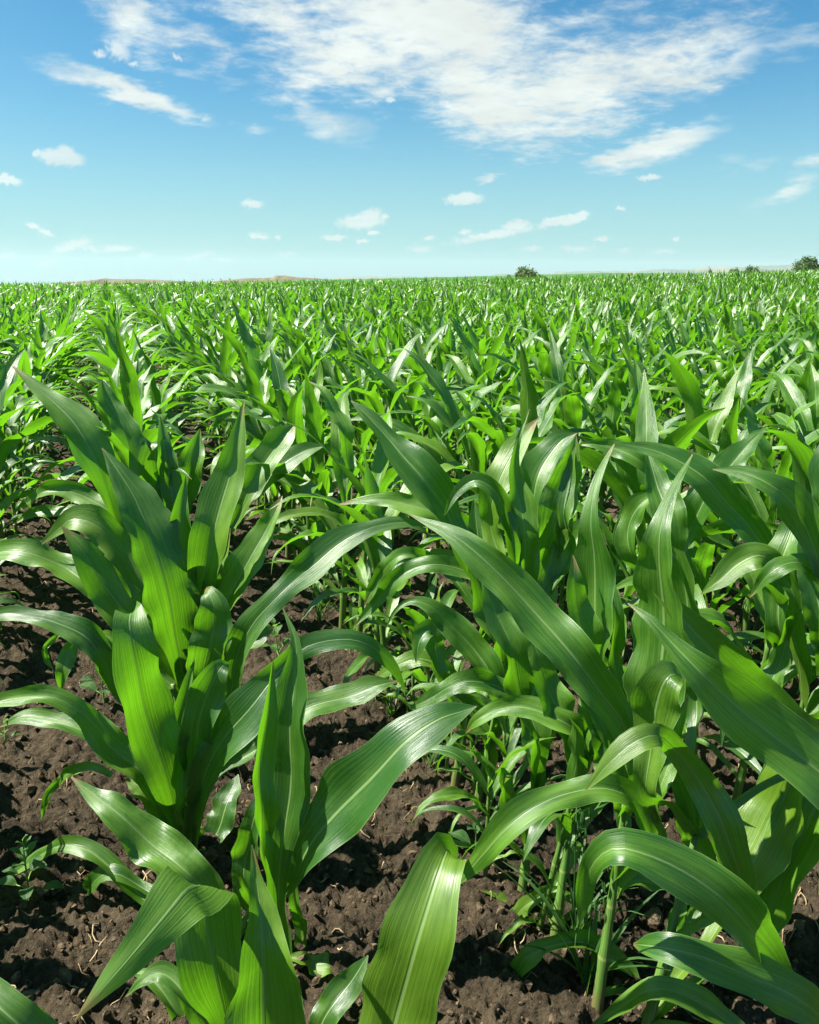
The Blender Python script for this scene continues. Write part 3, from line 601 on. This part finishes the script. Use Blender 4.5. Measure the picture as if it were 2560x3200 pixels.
   ({}, [(1380, 2120, .0, 46), (1370, 2040, .0, 60), (1345, 1970, .02, 60), (1310, 2010, .0, 50), (1300, 2070, .0, 4)]),
   ({}, [(1530, 2340, .02, 40), (1420, 2120, .04, 40), (1330, 2060, .05, 50), (1240, 2080, .06, 50), (1160, 2130, .08, 4)]),
 ]),
 ((1417, 2479), 'corn plant with a dark broad leaf pointing up left above the furrow', [
   ({'fold': .3, 'roll': -20}, [(1450, 1740, .0, 55), (1400, 1600, .0, 95), (1330, 1510, .0, 118), (1260, 1430, .02, 98), (1210, 1365, .04, 62), (1150, 1300, .06, 40), (1097, 1252, .08, 3)]),
   ({'roll': -14}, [(1580, 1900, .0, 36), (1510, 1815, .0, 50), (1430, 1772, .0, 60), (1350, 1762, .0, 62), (1270, 1790, .02, 56), (1205, 1850, .03, 46), (1150, 1910, .05, 30), (1110, 1957, .06, 3)]),
   ({'roll': -14}, [(1400, 1790, .1, 36), (1330, 1745, .1, 46), (1262, 1737, .1, 48), (1205, 1775, .12, 46), (1165, 1840, .14, 35), (1140, 1892, .15, 3)]),
   ({'roll': -14}, [(1530, 1700, .1, 40), (1400, 1620, .1, 70), (1290, 1580, .1, 62), (1190, 1560, .12, 40), (1060, 1575, .15, 3)]),
   ({'fold': .4}, [(1520, 1930, .05, 60), (1500, 1780, .05, 90), (1490, 1650, .06, 60), (1480, 1560, .08, 4)]),
 ]),
 ((1577, 2590), 'corn plant in the right row with upright dark ribbed leaves and pale leaves behind', [
   ({'fold': .4, 'roll': -14}, [(1640, 1870, .05, 60), (1640, 1710, .05, 92), (1625, 1570, .06, 78), (1608, 1460, .07, 34), (1620, 1370, .08, 16), (1654, 1278, .1, 3)]),
   ({'roll': -10}, [(1610, 1780, .05, 45), (1595, 1640, .05, 60), (1552, 1545, .05, 52), (1490, 1500, .05, 46), (1430, 1535, .06, 36), (1388, 1612, .07, 3)]),
   ({'roll': 20}, [(1640, 1680, .15, 60), (1668, 1550, .15, 110), (1700, 1452, .17, 112), (1750, 1380, .19, 72), (1802, 1354, .2, 3)]),
   ({'roll': 20}, [(1530, 1650, .1, 60), (1560, 1510, .1, 82), (1610, 1400, .12, 72), (1682, 1308, .15, 3)]),
   ({'fold': .3, 'roll': -20}, [(1690, 1780, .1, 70), (1725, 1620, .1, 112), (1768, 1490, .1, 90), (1800, 1360, .12, 3)]),
   ({'fold': .3, 'roll': 30}, [(1765, 1760, .08, 50), (1768, 1580, .08, 55), (1785, 1450, .1, 28), (1800, 1395, .1, 3)]),
   ({'roll': -30}, [(1640, 2000, .05, 60), (1690, 1860, .06, 90), (1720, 1760, .08, 60), (1740, 1680, .1, 4)]),
 ]),
 # ---- the second row right of the furrow
 ((2430, 2700), 'corn plant in the second row right of the furrow with glossy S-curved leaf', [
   ({'fold': .15, 'roll': -12}, [(2420, 1780, .1, 55), (2350, 1655, .1, 84), (2275, 1572, .1, 97), (2210, 1500, .1, 102), (2130, 1447, .12, 82), (2040, 1406, .14, 46), (1920, 1385, .16, 3)]),
   ({'roll': -14}, [(2480, 1880, .0, 45), (2435, 1785, 0, 62), (2378, 1737, 0, 82), (2310, 1760, 0, 87), (2250, 1810, 0, 56), (2192, 1857, .02, 3)]),
   ({'fold': .5}, [(2440, 2000, .05, 60), (2430, 1820, .05, 100), (2470, 1680, .06, 90), (2500, 1560, .1, 4)]),
   ({}, [(2420, 2300, .0, 40), (2400, 2180, .0, 66), (2440, 2060, .0, 66), (2460, 2000, .0, 4)]),
 ]),
 ((2575, 2830), 'corn plant at the right edge in the second row, its leaf tip pointing left', [
   ({'fold': .2, 'roll': -14}, [(2560, 1760, .0, 50), (2520, 1640, 0, 94), (2470, 1562, 0, 102), (2400, 1512, 0, 78), (2320, 1478, .02, 42), (2227, 1466, .04, 3)]),
   ({'roll': -14}, [(2600, 1960, 0, 45), (2570, 1820, 0, 64), (2520, 1765, 0, 62), (2475, 1757, 0, 56), (2410, 1790, 0, 50), (2343, 1867, .02, 3)]),
   ({'fold': .4}, [(2580, 2100, .05, 60), (2560, 1900, .05, 110), (2530, 1740, .08, 80), (2510, 1620, .1, 4)]),
   ({'roll': 20}, [(2590, 1700, .1, 60), (2600, 1560, .1, 100), (2570, 1440, .12, 60), (2600, 1340, .14, 4)]),
 ]),
 ((2080, 2440), 'corn plant in the second row right of the furrow, behind the tall wide upright leaf', [
   ({'roll': -12}, [(2130, 1640, .15, 30), (2060, 1490, .15, 52), (1985, 1432, .15, 60), (1910, 1396, .17, 52), (1850, 1388, .18, 24), (1805, 1390, .2, 3)]),
   ({'fold': .4}, [(2100, 1820, .0, 60), (2090, 1640, .0, 100), (2050, 1500, .05, 70), (2020, 1400, .1, 4)]),
   ({'roll': 20}, [(2130, 1700, .05, 60), (2220, 1540, .05, 90), (2310, 1420, .1, 70), (2390, 1340, .15, 4)]),
   ({}, [(2000, 1780, .05, 50), (1960, 1660, .05, 66), (2000, 1580, .05, 60), (2080, 1530, .05, 4)]),
 ]),
]
GROUP = 'corn plants growing in rows'
hero_xy = []
def build_hero(base, label, leaves, seed):
    r_ = random.Random(seed); B = gpoint(*base); d0 = fwd(B)
    hero_xy.append((B.x, B.y)); B.z = gz(B.x, B.y) - .006
    root = empty('corn_plant', B, label, 'corn plant', GROUP)
    # stalk: from the soil up towards where the blades leave it
    tops = [unproj(px, py, d0 + dd) for opt, pts in leaves for (px, py, dd, w) in pts[:1] if opt.get('sheath', 1)]
    cx = sorted(p.x for p in tops)[len(tops) // 2]; cy = sorted(p.y for p in tops)[len(tops) // 2]; cz = max(.2, sorted(p.z for p in tops)[int(len(tops) * .8)])
    top = Vector((B.x + max(-.1, min(.1, cx - B.x)), B.y + max(-.1, min(.1, cy - B.y)), min(cz * .74, .48)))
    mb = MB(); stalk_into(mb, (0, 0, 0), tuple(top - B), .0105, .0045); link('stalk', mb.mesh('stalk', [MAT_STALK]), root)
    for opt, pts in leaves:
        C = []; Nn = []; Wd = []; P3 = [unproj(px, py, d0 + dd) for (px, py, dd, w) in pts]
        mx = pts[-1][0] - pts[0][0]
        roll = R(opt.get('roll', (18 if mx > 0 else -18) + r_.uniform(-10, 10)))
        for i, (px, py, dd, w) in enumerate(pts):
            P = P3[i]; V = (P - CAM).normalized()
            T = (P3[min(i + 1, len(P3) - 1)] - P3[max(i - 1, 0)]).normalized()
            fa = opt.get('flipat', 0)
            if fa and i == fa - 1: T = (P3[i] - P3[i - 1]).normalized()
            if fa and i == fa: T = (P3[i + 1] - P3[i]).normalized()
            Wv = T.cross(V); Wv.normalize(); N = Wv.cross(T)
            if N.dot(V) > 0: N = -N
            N2 = N * math.cos(roll) + Wv * math.sin(roll)
            if fa and i >= fa: N2 = -N2
            C.append(P - B); Nn.append(N2); Wd.append(w * (d0 + dd) / F / math.cos(PITCH) * 1.02 / math.cos(roll) / max(.8, math.cos(opt.get('fold', .3) * .8)))
        if opt.get('sheath', 1):
            # the sheath clasps the stalk below the blade
            p0 = C[0]; ax = top - B; zz = max(.03, min(ax.z, p0.z - .10)); s = ax * (zz / ax.z)
            gap = (p0 - s).length
            C.insert(0, s); Nn.insert(0, Nn[0]); Wd.insert(0, min(.03, Wd[0]))
            if gap > .16: 
                C.insert(1, s.lerp(p0, .45) + Vector((0, 0, .015))); Nn.insert(1, Nn[0]); Wd.insert(1, min(.035, Wd[1] * .8))
        fd = opt.get('fold', r_.uniform(.2, .45))
        ruf = (.013 if opt.get('w') else .011) * r_.uniform(.8, 1.3)
        mb = MB(); leaf_into(mb, np.array([tuple(c) for c in C]), np.array([tuple(c) for c in Nn]), np.array(Wd), min(1.0, fd + .35), fd, ruf, r_.randrange(10 ** 6), nl=40, nu=12)
        link('leaf', mb.mesh('leaf', [MAT_LEAF]), root)
for i, (b_, lab, lv) in enumerate(HEROES): build_hero(b_, lab, lv, 500 + i)

# ------------------------------------------------------------------ the rows of the field
ROW0 = gpoint(600, 2600).x                  # the row left of the bare furrow
ROW1 = gpoint(1680, 2870).x                 # the row right of it
SPACING = ROW1 - ROW0
print('rows', ROW0, ROW1, SPACING, [(round(x, 2), round(y, 2)) for x, y in hero_xy])
def in_view(x, y, margin=.16):
    f = x * FH.x + y * FH.y; s = x * RT.x + y * RT.y
    if f < .75: return False
    return abs(s) < f * (1280 / F) / math.cos(PITCH) * 1.02 + margin
ORD = ['first', 'second', 'third', 'fourth', 'fifth', 'sixth', 'seventh', 'eighth', 'ninth', 'tenth', 'eleventh', 'twelfth', 'thirteenth', 'fourteenth', 'fifteenth', 'sixteenth', 'seventeenth', 'eighteenth', 'nineteenth']
TENS = ['', '', 'twenty', 'thirty', 'forty', 'fifty', 'sixty', 'seventy', 'eighty', 'ninety']
def ordinal(n):
    if n <= 19: return ORD[n - 1]
    if n % 10 == 0: return TENS[n // 10][:-1] + 'ieth' if n < 100 else str(n) + 'th'
    return TENS[n // 10] + '-' + ORD[n % 10 - 1]
near, far = [], []
fr = random.Random(77)
for k in range(-40, 140):
    X = ROW0 + SPACING * k; y = -4.0 + fr.uniform(0, .15)
    while y < 26:
        x = X + fr.gauss(0, .018); yy = y; y += .132 * fr.uniform(.75, 1.3)
        f = x * FH.x + yy * FH.y; s = x * RT.x + yy * RT.y
        if f > 24 or abs(s) > abs(f) * .75 + 3.0: continue
        dist = math.hypot(x, yy)
        if dist < .75 and k in (0, 1): continue
        sc = 1.0
        if k == 0 and .0 < f < fwd(gpoint(500, 2000)) + .14: continue
        if k == 0 and f <= 0: continue
        if k == 1 and f < 1.16: continue
        if k == 1 and f < 2.05:
            sc = .66 if fr.random() < .55 else .46
            if sc < .5: x += fr.uniform(-.06, .05)
        if k == 2 and f < 1.9: sc = .8
        if k >= 2 and f < .85: continue
        if k == 2 and f < 1.25: continue
        if k == -1 and -.3 < f < 2.6:
            sc = .66
            if fr.random() < .5: continue
        item = (dist, k, x, yy, sc * fr.uniform(.86, 1.14))
        (near if in_view(x, yy) else far).append(item)
near.sort()
N_IND = 300 - len(HEROES)
ind, rest = near[:N_IND], near[N_IND:] + far
count = {}
ROWNAME = {0: 'the row left of the bare furrow', 1: 'the row right of the bare furrow'}
def rowname(k):
    if k in ROWNAME: return ROWNAME[k]
    if k < 0: return (ordinal(-k) + ' row' if k < -1 else 'next row') + ' left of the foreground row'
    return ordinal(k) + ' row right of the bare furrow'
hero_rows = {0: 6, 1: 8, 2: 3}
for dist, k, x, y, sc in ind:
    count[k] = count.get(k, hero_rows.get(k, 0)) + 1
    rn = rowname(k); rn = rn if rn.startswith('the') else 'the ' + rn
    make_plant(x, y, fr.uniform(0, 6.28), sc, fr.randrange(NVAR), 'corn plant, %s from near end of %s' % (ordinal(count[k]), rn), (fr.gauss(0, .06), fr.gauss(0, .06)))

# the rest of the crop: one mass, its plants spread over the rows by geometry nodes
pts = [(x, y, sc) for _, k, x, y, sc in rest]
fr2 = random.Random(5)
for k in range(-140, 260):
    X = ROW0 + SPACING * k; y = 4.0
    while y < 150:
        f0 = X * FH.x + y * FH.y
        step = .13 if f0 < 45 else .26
        x = X + fr2.gauss(0, .02); y += step * fr2.uniform(.75, 1.3)
        f = x * FH.x + y * FH.y; s = x * RT.x + y * RT.y
        if f <= 24 or f > 95 or abs(s) > f * .56 + 2: continue
        pts.append((x, y, fr2.uniform(.78, 1.10) * (1.0 if f < 40 else 1.22)))
print('individuals', len(ind), 'mass', len(pts))
def build_mass():
    mb = MB(); var = []; NV = 8
    for k in range(NV):
        leaves, hst = plant_spec(900 + k); b0 = len(mb.v)
        stalk_into(mb, (0, 0, 0), (0, 0, hst + .05), .011, .006, 5, 3, 1)
        for lf in leaves: leaf_into(mb, *lf, nl=9, nu=2)
        var += [k] * (len(mb.v) - b0)
    P = np.array(pts); z = terrain(P[:, 0], P[:, 1]) - .01
    nv = len(mb.v); allv = [tuple(v) for v in mb.v] + [(a, b, c) for a, b, c in zip(P[:, 0], P[:, 1], z)]
    mb.v = allv; me = mb.mesh('corn_crop', [MAT_LEAF, MAT_STALK]); n = len(P)
    def attr(nm, typ, data, key):
        a = me.attributes.new(nm, typ, 'POINT'); a.data.foreach_set(key, np.asarray(data, dtype=np.int32 if typ == 'INT' else np.float32).ravel())
    attr('var', 'INT', var + [-1] * n, 'value')
    g = np.random.default_rng(3)
    rot = np.zeros((nv + n, 3)); rot[nv:, 0] = g.normal(0, .07, n); rot[nv:, 1] = g.normal(0, .07, n); rot[nv:, 2] = g.uniform(0, 6.28, n)
    attr('rot', 'FLOAT_VECTOR', rot, 'vector'); attr('scl', 'FLOAT', [1] * nv + list(P[:, 2]), 'value'); attr('pick', 'INT', [0] * nv + list(g.integers(0, NV, n)), 'value')
    o = link('corn_crop', me); tag(o, 'mass of green corn plants filling the field to the horizon', 'corn crop', kind='stuff')
    ng = bpy.data.node_groups.new('corn_rows', 'GeometryNodeTree')
    ng.interface.new_socket('Geometry', in_out='INPUT', socket_type='NodeSocketGeometry'); ng.interface.new_socket('Geometry', in_out='OUTPUT', socket_type='NodeSocketGeometry')
    N, L = ng.nodes, ng.links; gi = N.new('NodeGroupInput'); go = N.new('NodeGroupOutput')
    def named(nm, typ):
        a = N.new('GeometryNodeInputNamedAttribute'); a.data_type = typ; a.inputs['Name'].default_value = nm; return a.outputs['Attribute']
    va = named('var', 'INT')
    def separate(kk):
        c = N.new('FunctionNodeCompare'); c.data_type = 'INT'; c.operation = 'EQUAL'; L.new(va, c.inputs[2]); c.inputs[3].default_value = kk
        s = N.new('GeometryNodeSeparateGeometry'); s.domain = 'POINT'; L.new(gi.outputs[0], s.inputs[0]); L.new(c.outputs[0], s.inputs[1]); return s.outputs[0]
    jn = N.new('GeometryNodeJoinGeometry')
    for k in range(NV):
        ti = N.new('GeometryNodeGeometryToInstance'); L.new(separate(k), ti.inputs[0]); L.new(ti.outputs[0], jn.inputs[0])
    mp = N.new('GeometryNodeMeshToPoints'); L.new(separate(-1), mp.inputs[0])
    ip = N.new('GeometryNodeInstanceOnPoints'); L.new(mp.outputs[0], ip.inputs['Points']); L.new(jn.outputs[0], ip.inputs['Instance']); ip.inputs['Pick Instance'].default_value = True
    L.new(named('pick', 'INT'), ip.inputs['Instance Index'])
    er = N.new('FunctionNodeEulerToRotation'); L.new(named('rot', 'FLOAT_VECTOR'), er.inputs[0]); L.new(er.outputs[0], ip.inputs['Rotation'])
    L.new(named('scl', 'FLOAT'), ip.inputs['Scale']); L.new(ip.outputs[0], go.inputs[0])
    md = o.modifiers.new('rows', 'NODES'); md.node_group = ng
build_mass()

# ------------------------------------------------------------------ clods and straw on the soil
def build_clods():
    import bmesh
    bm = bmesh.new(); bmesh.ops.create_icosphere(bm, subdivisions=1, radius=1); bv = np.array([v.co[:] for v in bm.verts]); bf = [[v.index for v in f.verts] for f in bm.faces]; bm.free()
    g = np.random.default_rng(8); V = []; Fc = []; n = 0
    while n < 11000:
        f = .75 + 5.0 * g.random() ** 1.8; s = (g.random() * 2 - 1) * (f * .60 + .15); p = FH * f + RT * s
        r = .0022 + .009 * g.random() ** 3 + (.016 * g.random() if g.random() < .04 else 0)
        x, y = p.x, p.y; z = gz(x, y) + r * .25
        m = Euler((g.random() * 6, g.random() * 6, g.random() * 6)).to_matrix(); mm = np.array(m)
        q = bv * (1 + .28 * np.sin(bv[:, [1, 2, 0]] * 3.1 + g.random(3) * 6) + .12 * np.sin(bv[:, [2, 0, 1]] * 7 + g.random(3) * 6)) * np.array([1, g.uniform(.7, 1), g.uniform(.55, .85)])
        q = (q @ mm.T) * r + np.array([x, y, z]); b = len(V); V.extend(map(tuple, q)); Fc.extend([[b + i for i in t] for t in bf]); n += 1
    me = bpy.data.meshes.new('soil_clods'); me.from_pydata(V, [], Fc); me.materials.append(MAT_CLOD); me.update()
    tag(link('soil_clods', me), 'loose crumbs and clods of brown soil in the furrows', 'clods', kind='stuff')
    mb = MB()
    for i in range(620):
        f = .8 + 4.5 * g.random() ** 1.6; s = (g.random() * 2 - 1) * (f * .60 + .15); p = FH * f + RT * s; a = g.random() * 6.28; L = .012 + .05 * g.random() ** 2
        P = []; bend = g.normal(0, .8)
        for k in range(5):
            t = k / 4; aa = a + bend * t; x = p.x + math.cos(aa) * L * t; y = p.y + math.sin(aa) * L * t
            P.append((x, y, gz(x, y) + .003 + .01 * math.sin(math.pi * t) * g.random()))
        w = g.uniform(.0006, .0017); tube_into(mb, P, [w] * 5, 4)
    me = mb.mesh('straw_litter', [MAT_STRAW]); tag(link('straw_litter', me), 'dry pale straw and root bits lying on the soil', 'straw', kind='stuff')
build_clods()

# ------------------------------------------------------------------ weeds between the plants
def broad_weed(px, py, h, n, label, size=.03, spread=.05, seed=1):
    r_ = random.Random(seed); p = gpoint(px, py); p.z = gz(p.x, p.y) - .003
    root = empty('weed', p, label, 'weed'); mb = MB(); mb2 = MB(); lean = np.array([r_.gauss(0, .12), r_.gauss(0, .12), 1.0])
    tube_into(mb, [lean * (h * t / 6) for t in range(7)], [.0028 - .0003 * t for t in range(7)], 6)
    for i in range(n):
        t = .12 + .88 * (i / max(1, n - 1)); b = lean * h * t; az = i * 2.4 + r_.gauss(0, .3); L = size * (1.25 - .75 * t) * r_.uniform(.8, 1.2) * 1.7; el = R(20 + 50 * t)
        hd = np.array([math.cos(az), math.sin(az), 0]); st = hd * math.cos(el) + np.array([0, 0, math.sin(el)])
        q = b + st * spread * (1.1 - t) * .6; tube_into(mb, [b, (b + q) / 2 + np.array([0, 0, .003]), q], [.0013, .0011, .0009], 5)
        C = [q]; nv = []
        for k in range(5):
            e = el - k * .28; tv = hd * math.cos(e) + np.array([0, 0, math.sin(e)]); nv.append(-hd * math.sin(e) + np.array([0, 0, math.cos(e)]))
            if k < 4: C.append(C[-1] + tv * L / 4)
        leaf_into(mb2, np.array(C), np.array(nv), np.array([.2, .75, 1.0, .65, .06]) * L * .62, .25, .15, .0012, r_.randrange(9999), nl=8, nu=4)
    link('stem', mb.mesh('stem', [MAT_STEM]), root); link('foliage', mb2.mesh('foliage', [MAT_WEED]), root)
def grass_weed(px, py, h, n, label, seed=1, panicle=False, width=.006):
    r_ = random.Random(seed); p = gpoint(px, py); p.z = gz(p.x, p.y) - .003
    root = empty('grass_weed', p, label, 'grass weed'); mb = MB()
    for i in range(n):
        az = r_.uniform(0, 6.28); L = h * r_.uniform(.55, 1.2); th = R(r_.uniform(4, 40)); bend = R(r_.uniform(10, 95)); C = []; nv = []
        c = np.array([r_.gauss(0, .008), r_.gauss(0, .008), 0.0])
        for k in range(6):
            s = k / 5; t = th + bend * s ** 1.6; hd = np.array([math.cos(az), math.sin(az), 0]); tv = hd * math.sin(t) + np.array([0, 0, math.cos(t)])
            C.append(c.copy()); nv.append(-hd * math.cos(t) + np.array([0, 0, math.sin(t)])); c = c + tv * L / 5
        leaf_into(mb, np.array(C), np.array(nv), np.array([.7, .9, 1, .8, .5, .05]) * width * r_.uniform(.7, 1.3), .5, .3, .0004, r_.randrange(9999), nl=8, nu=2)
    link('blades', mb.mesh('blades', [MAT_GRASS]), root)
    if panicle:
        mb = MB(); top = np.array([r_.gauss(0, .015), r_.gauss(0, .015), h * 1.25])
        tube_into(mb, [top * t / 5 for t in range(6)], [.002, .0019, .0017, .0014, .0011, .0008], 5)
        for i in range(16):
            b = top * (.66 + .34 * i / 15); a = r_.uniform(0, 6.28); q = b + np.array([math.cos(a) * .022, math.sin(a) * .022, r_.uniform(-.004, .016)]); e = q + np.array([math.cos(a) * .004, math.sin(a) * .004, -.022])
            tube_into(mb, [b, q], [.0004, .0004], 4); tube_into(mb, [q, q * .65 + e * .35, q * .3 + e * .7, e], [.0006, .0024, .002, .0003], 5)
        link('panicle', mb.mesh('panicle', [MAT_GRASS]), root)
broad_weed(95, 2830, .13, 14, 'pale young weed with small leaves on sunlit soil, bottom left', .022, .05, 3)
broad_weed(330, 2230, .10, 9, 'dark broad-leaved weed at the foot of the left row', .034, .05, 4)
broad_weed(880, 2080, .16, 12, 'tall broad-leaved weed in the furrow behind the arching leaf', .034, .06, 5)
broad_weed(1010, 1900, .14, 11, 'pale bushy weed beside the stalks of the right row', .028, .05, 6)
broad_weed(1490, 2690, .08, 6, 'small broad weed shaded beside the right row stalks', .03, .04, 7)
broad_weed(20, 2340, .06, 6, 'small dry-tipped weed at the left edge of the photo', .018, .03, 8)
grass_weed(1830, 3080, .22, 14, 'large tuft of blue-green grass at the foot of the right row', 9, True, .009)
grass_weed(1790, 2960, .26, 16, 'wild oat with hanging spikelets among the right row stalks', 10, True, .006)
grass_weed(1225, 2240, .12, 16, 'small grass tuft on bare soil in front of the right row', 11)
grass_weed(1000, 1960, .13, 18, 'pale grass tuft in the far part of the furrow', 12)
grass_weed(1100, 2010, .11, 14, 'thin grass tuft beside the first stalks of the right row', 13)
grass_weed(1530, 2640, .10, 10, 'short grass seedlings between two shaded corn stalks', 14)
grass_weed(1340, 2420, .09, 8, 'yellowing grass seedling at the foot of a lit corn stalk', 16)
grass_weed(2330, 2050, .22, 14, 'wild oat standing behind the wide upright corn leaves', 17, True)

wr = random.Random(31)
for i in range(12):
    px = 1395 - i * 26 + wr.uniform(-30, 30) - 45; py = 2400 - i * 52 + wr.uniform(-14, 14)
    if i % 3 == 2: grass_weed(px, py, wr.uniform(.08, .15), 12, 'grassy weed at foot of the row right of the furrow, %s from near end' % ordinal(i + 1), 60 + i, False, .007)
    else: broad_weed(px, py, wr.uniform(.07, .14), wr.choice([8, 10, 12]), 'leafy weed at foot of the row right of the furrow, %s from near end' % ordinal(i + 1), wr.uniform(.02, .032), .05, 60 + i)
# ------------------------------------------------------------------ trees on the skyline
MAT_CROWN = blade_material('tree_foliage', (0.045, 0.100, 0.022), (0.085, 0.155, 0.038), (0.13, 0.24, 0.04), (0.06, 0.12, 0.03), rough=.55, spec=.3, tfac=.3, veins=0)
def tree(px, top_py, wpx, dist, label, seed, peaks=1, cat='tree', name='tree', nclump=70, per=26, group=None):
    r_ = random.Random(seed); t = unproj(px, top_py, dist); x, y = t.x, t.y; zg = float(terrain(np.float64(x), np.float64(y))) - .2
    H = t.z - zg; wid = wpx * dist / F; root = empty(name, (x, y, zg), label, cat, group)
    mb = MB(); tr = H * .028
    tube_into(mb, [(0, 0, 0), (.03 * H, 0, H * .25), (.01 * H, .02 * H, H * .5), (0, 0, H * .8)], [tr * 1.3, tr, tr * .7, tr * .2], 8)
    cl = []
    for i in range(nclump):
        while True:
            a, b, c = r_.uniform(-1, 1), r_.uniform(-1, 1), r_.uniform(-1, 1)
            if .25 < a * a + b * b + c * c < 1: break
        zz = H * .56 + c * H * .42; ax = a * wid * .5 * (1 - .35 * max(0, c))
        if peaks > 1:
            pk = math.floor((a + 1) / 2 * peaks); hh = [.86, 1.0, .92, .97][(pk + seed) % 4]; zz = zg * 0 + zz * (hh if c > 0 else 1)
        cl.append((ax, b * wid * .5, zz))
        if i % 6 == 0:
            e = np.array(cl[-1]); s0 = np.array([0, 0, H * r_.uniform(.25, .5)]); tube_into(mb, [s0, (s0 + e) / 2 + np.array([0, 0, .02 * H]), e], [tr * .5, tr * .35, tr * .1], 5)
    link('trunk', mb.mesh('trunk', [MAT_BARK]), root)
    mb = MB(); q = wid * (.075 if nclump > 50 else .13)
    for (cx, cy, cz) in cl:
        cr = wid * r_.uniform(.08, .17)
        for k in range(per):
            o = np.array([r_.gauss(0, .5), r_.gauss(0, .5), r_.gauss(0, .42)]) * cr + np.array([cx, cy, cz]); m = np.array(Euler((r_.uniform(-.9, .9), r_.uniform(-.9, .9), r_.uniform(0, 6.28))).to_matrix())
            s = q * r_.uniform(.6, 1.3); quad = [o + m @ np.array(v) * s for v in ((-.5, 0, 0), (0, -.35, .08), (.5, 0, 0), (0, .35, .08))]
            mb.add(quad, [(0, 1, 2, 3)], [(.3, .5), (.4, .3), (.7, .5), (.4, .7)])
    link('crown', mb.mesh('crown', [MAT_CROWN]), root)
tree(1650, 834, 84, 210, 'round leafy tree rising alone beyond the corn, right of centre', 1, 3, nclump=140, per=36)
tree(1592, 855, 26, 200, 'small bush just left of the lone round tree', 2, 1, 'bush', 'bush', 70, 36)
tree(2530, 796, 84, 150, 'tall jagged tree at the right edge of the skyline', 4, 4, nclump=150, per=44)
tree(2300, 824, 46, 170, 'bush with two points on the right skyline', 3, 2, 'bush', 'bush', 90, 44)
tree(2352, 827, 58, 172, 'low rounded bush right of the two-pointed bush', 6, 1, 'bush', 'bush', 90, 44)
tree(2221, 828, 26, 160, 'thin upright bush left of the two-pointed bush', 7, 1, 'bush', 'bush', 70, 36)
for i, (x, t_, w_) in enumerate([(648, 869, 14), (662, 868, 18), (690, 868, 16), (704, 869, 15), (718, 868, 16), (732, 869, 14), (742, 870, 12)]):
    tree(x, t_, w_, 650, 'dark tree in the distant belt left of the tan peak, %s from its left end' % ordinal(i + 1), 20 + i, 1, 'tree', 'tree', 22, 14, 'trees of the distant belt')
tree(982, 858, 8, 690, 'tiny lone tree on the right slope of the tan peak', 41, 1, 'tree', 'tree', 16, 12)

# ------------------------------------------------------------------ the air
def build_haze():
    mb = MB(); x0, x1, z0, z1 = -5200, 5200, -160, 110
    v = [(x, y, z) for z in (z0, z1) for y in (x0, x1) for x in (x0, x1)]
    mb.add(v, [(0, 2, 3, 1), (4, 5, 7, 6), (0, 1, 5, 4), (2, 6, 7, 3), (0, 4, 6, 2), (1, 3, 7, 5)], [(0, 0)] * 8)
    m = bpy.data.materials.new('haze'); m.use_nodes = True; nt = m.node_tree; nt.nodes.clear()
    pv = nt.nodes.new('ShaderNodeVolumePrincipled'); pv.inputs['Color'].default_value = (0.80, 0.95, 0.96, 1); pv.inputs['Density'].default_value = 0.9e-4; pv.inputs['Anisotropy'].default_value = 0.2
    o = nt.nodes.new('ShaderNodeOutputMaterial'); nt.links.new(pv.outputs[0], o.inputs['Volume'])
    me = mb.mesh('haze', [m]); tag(link('haze', me), 'thin pale blue air over the whole field', 'haze', kind='stuff')
build_haze()
scene.cycles.volume_bounces = 0
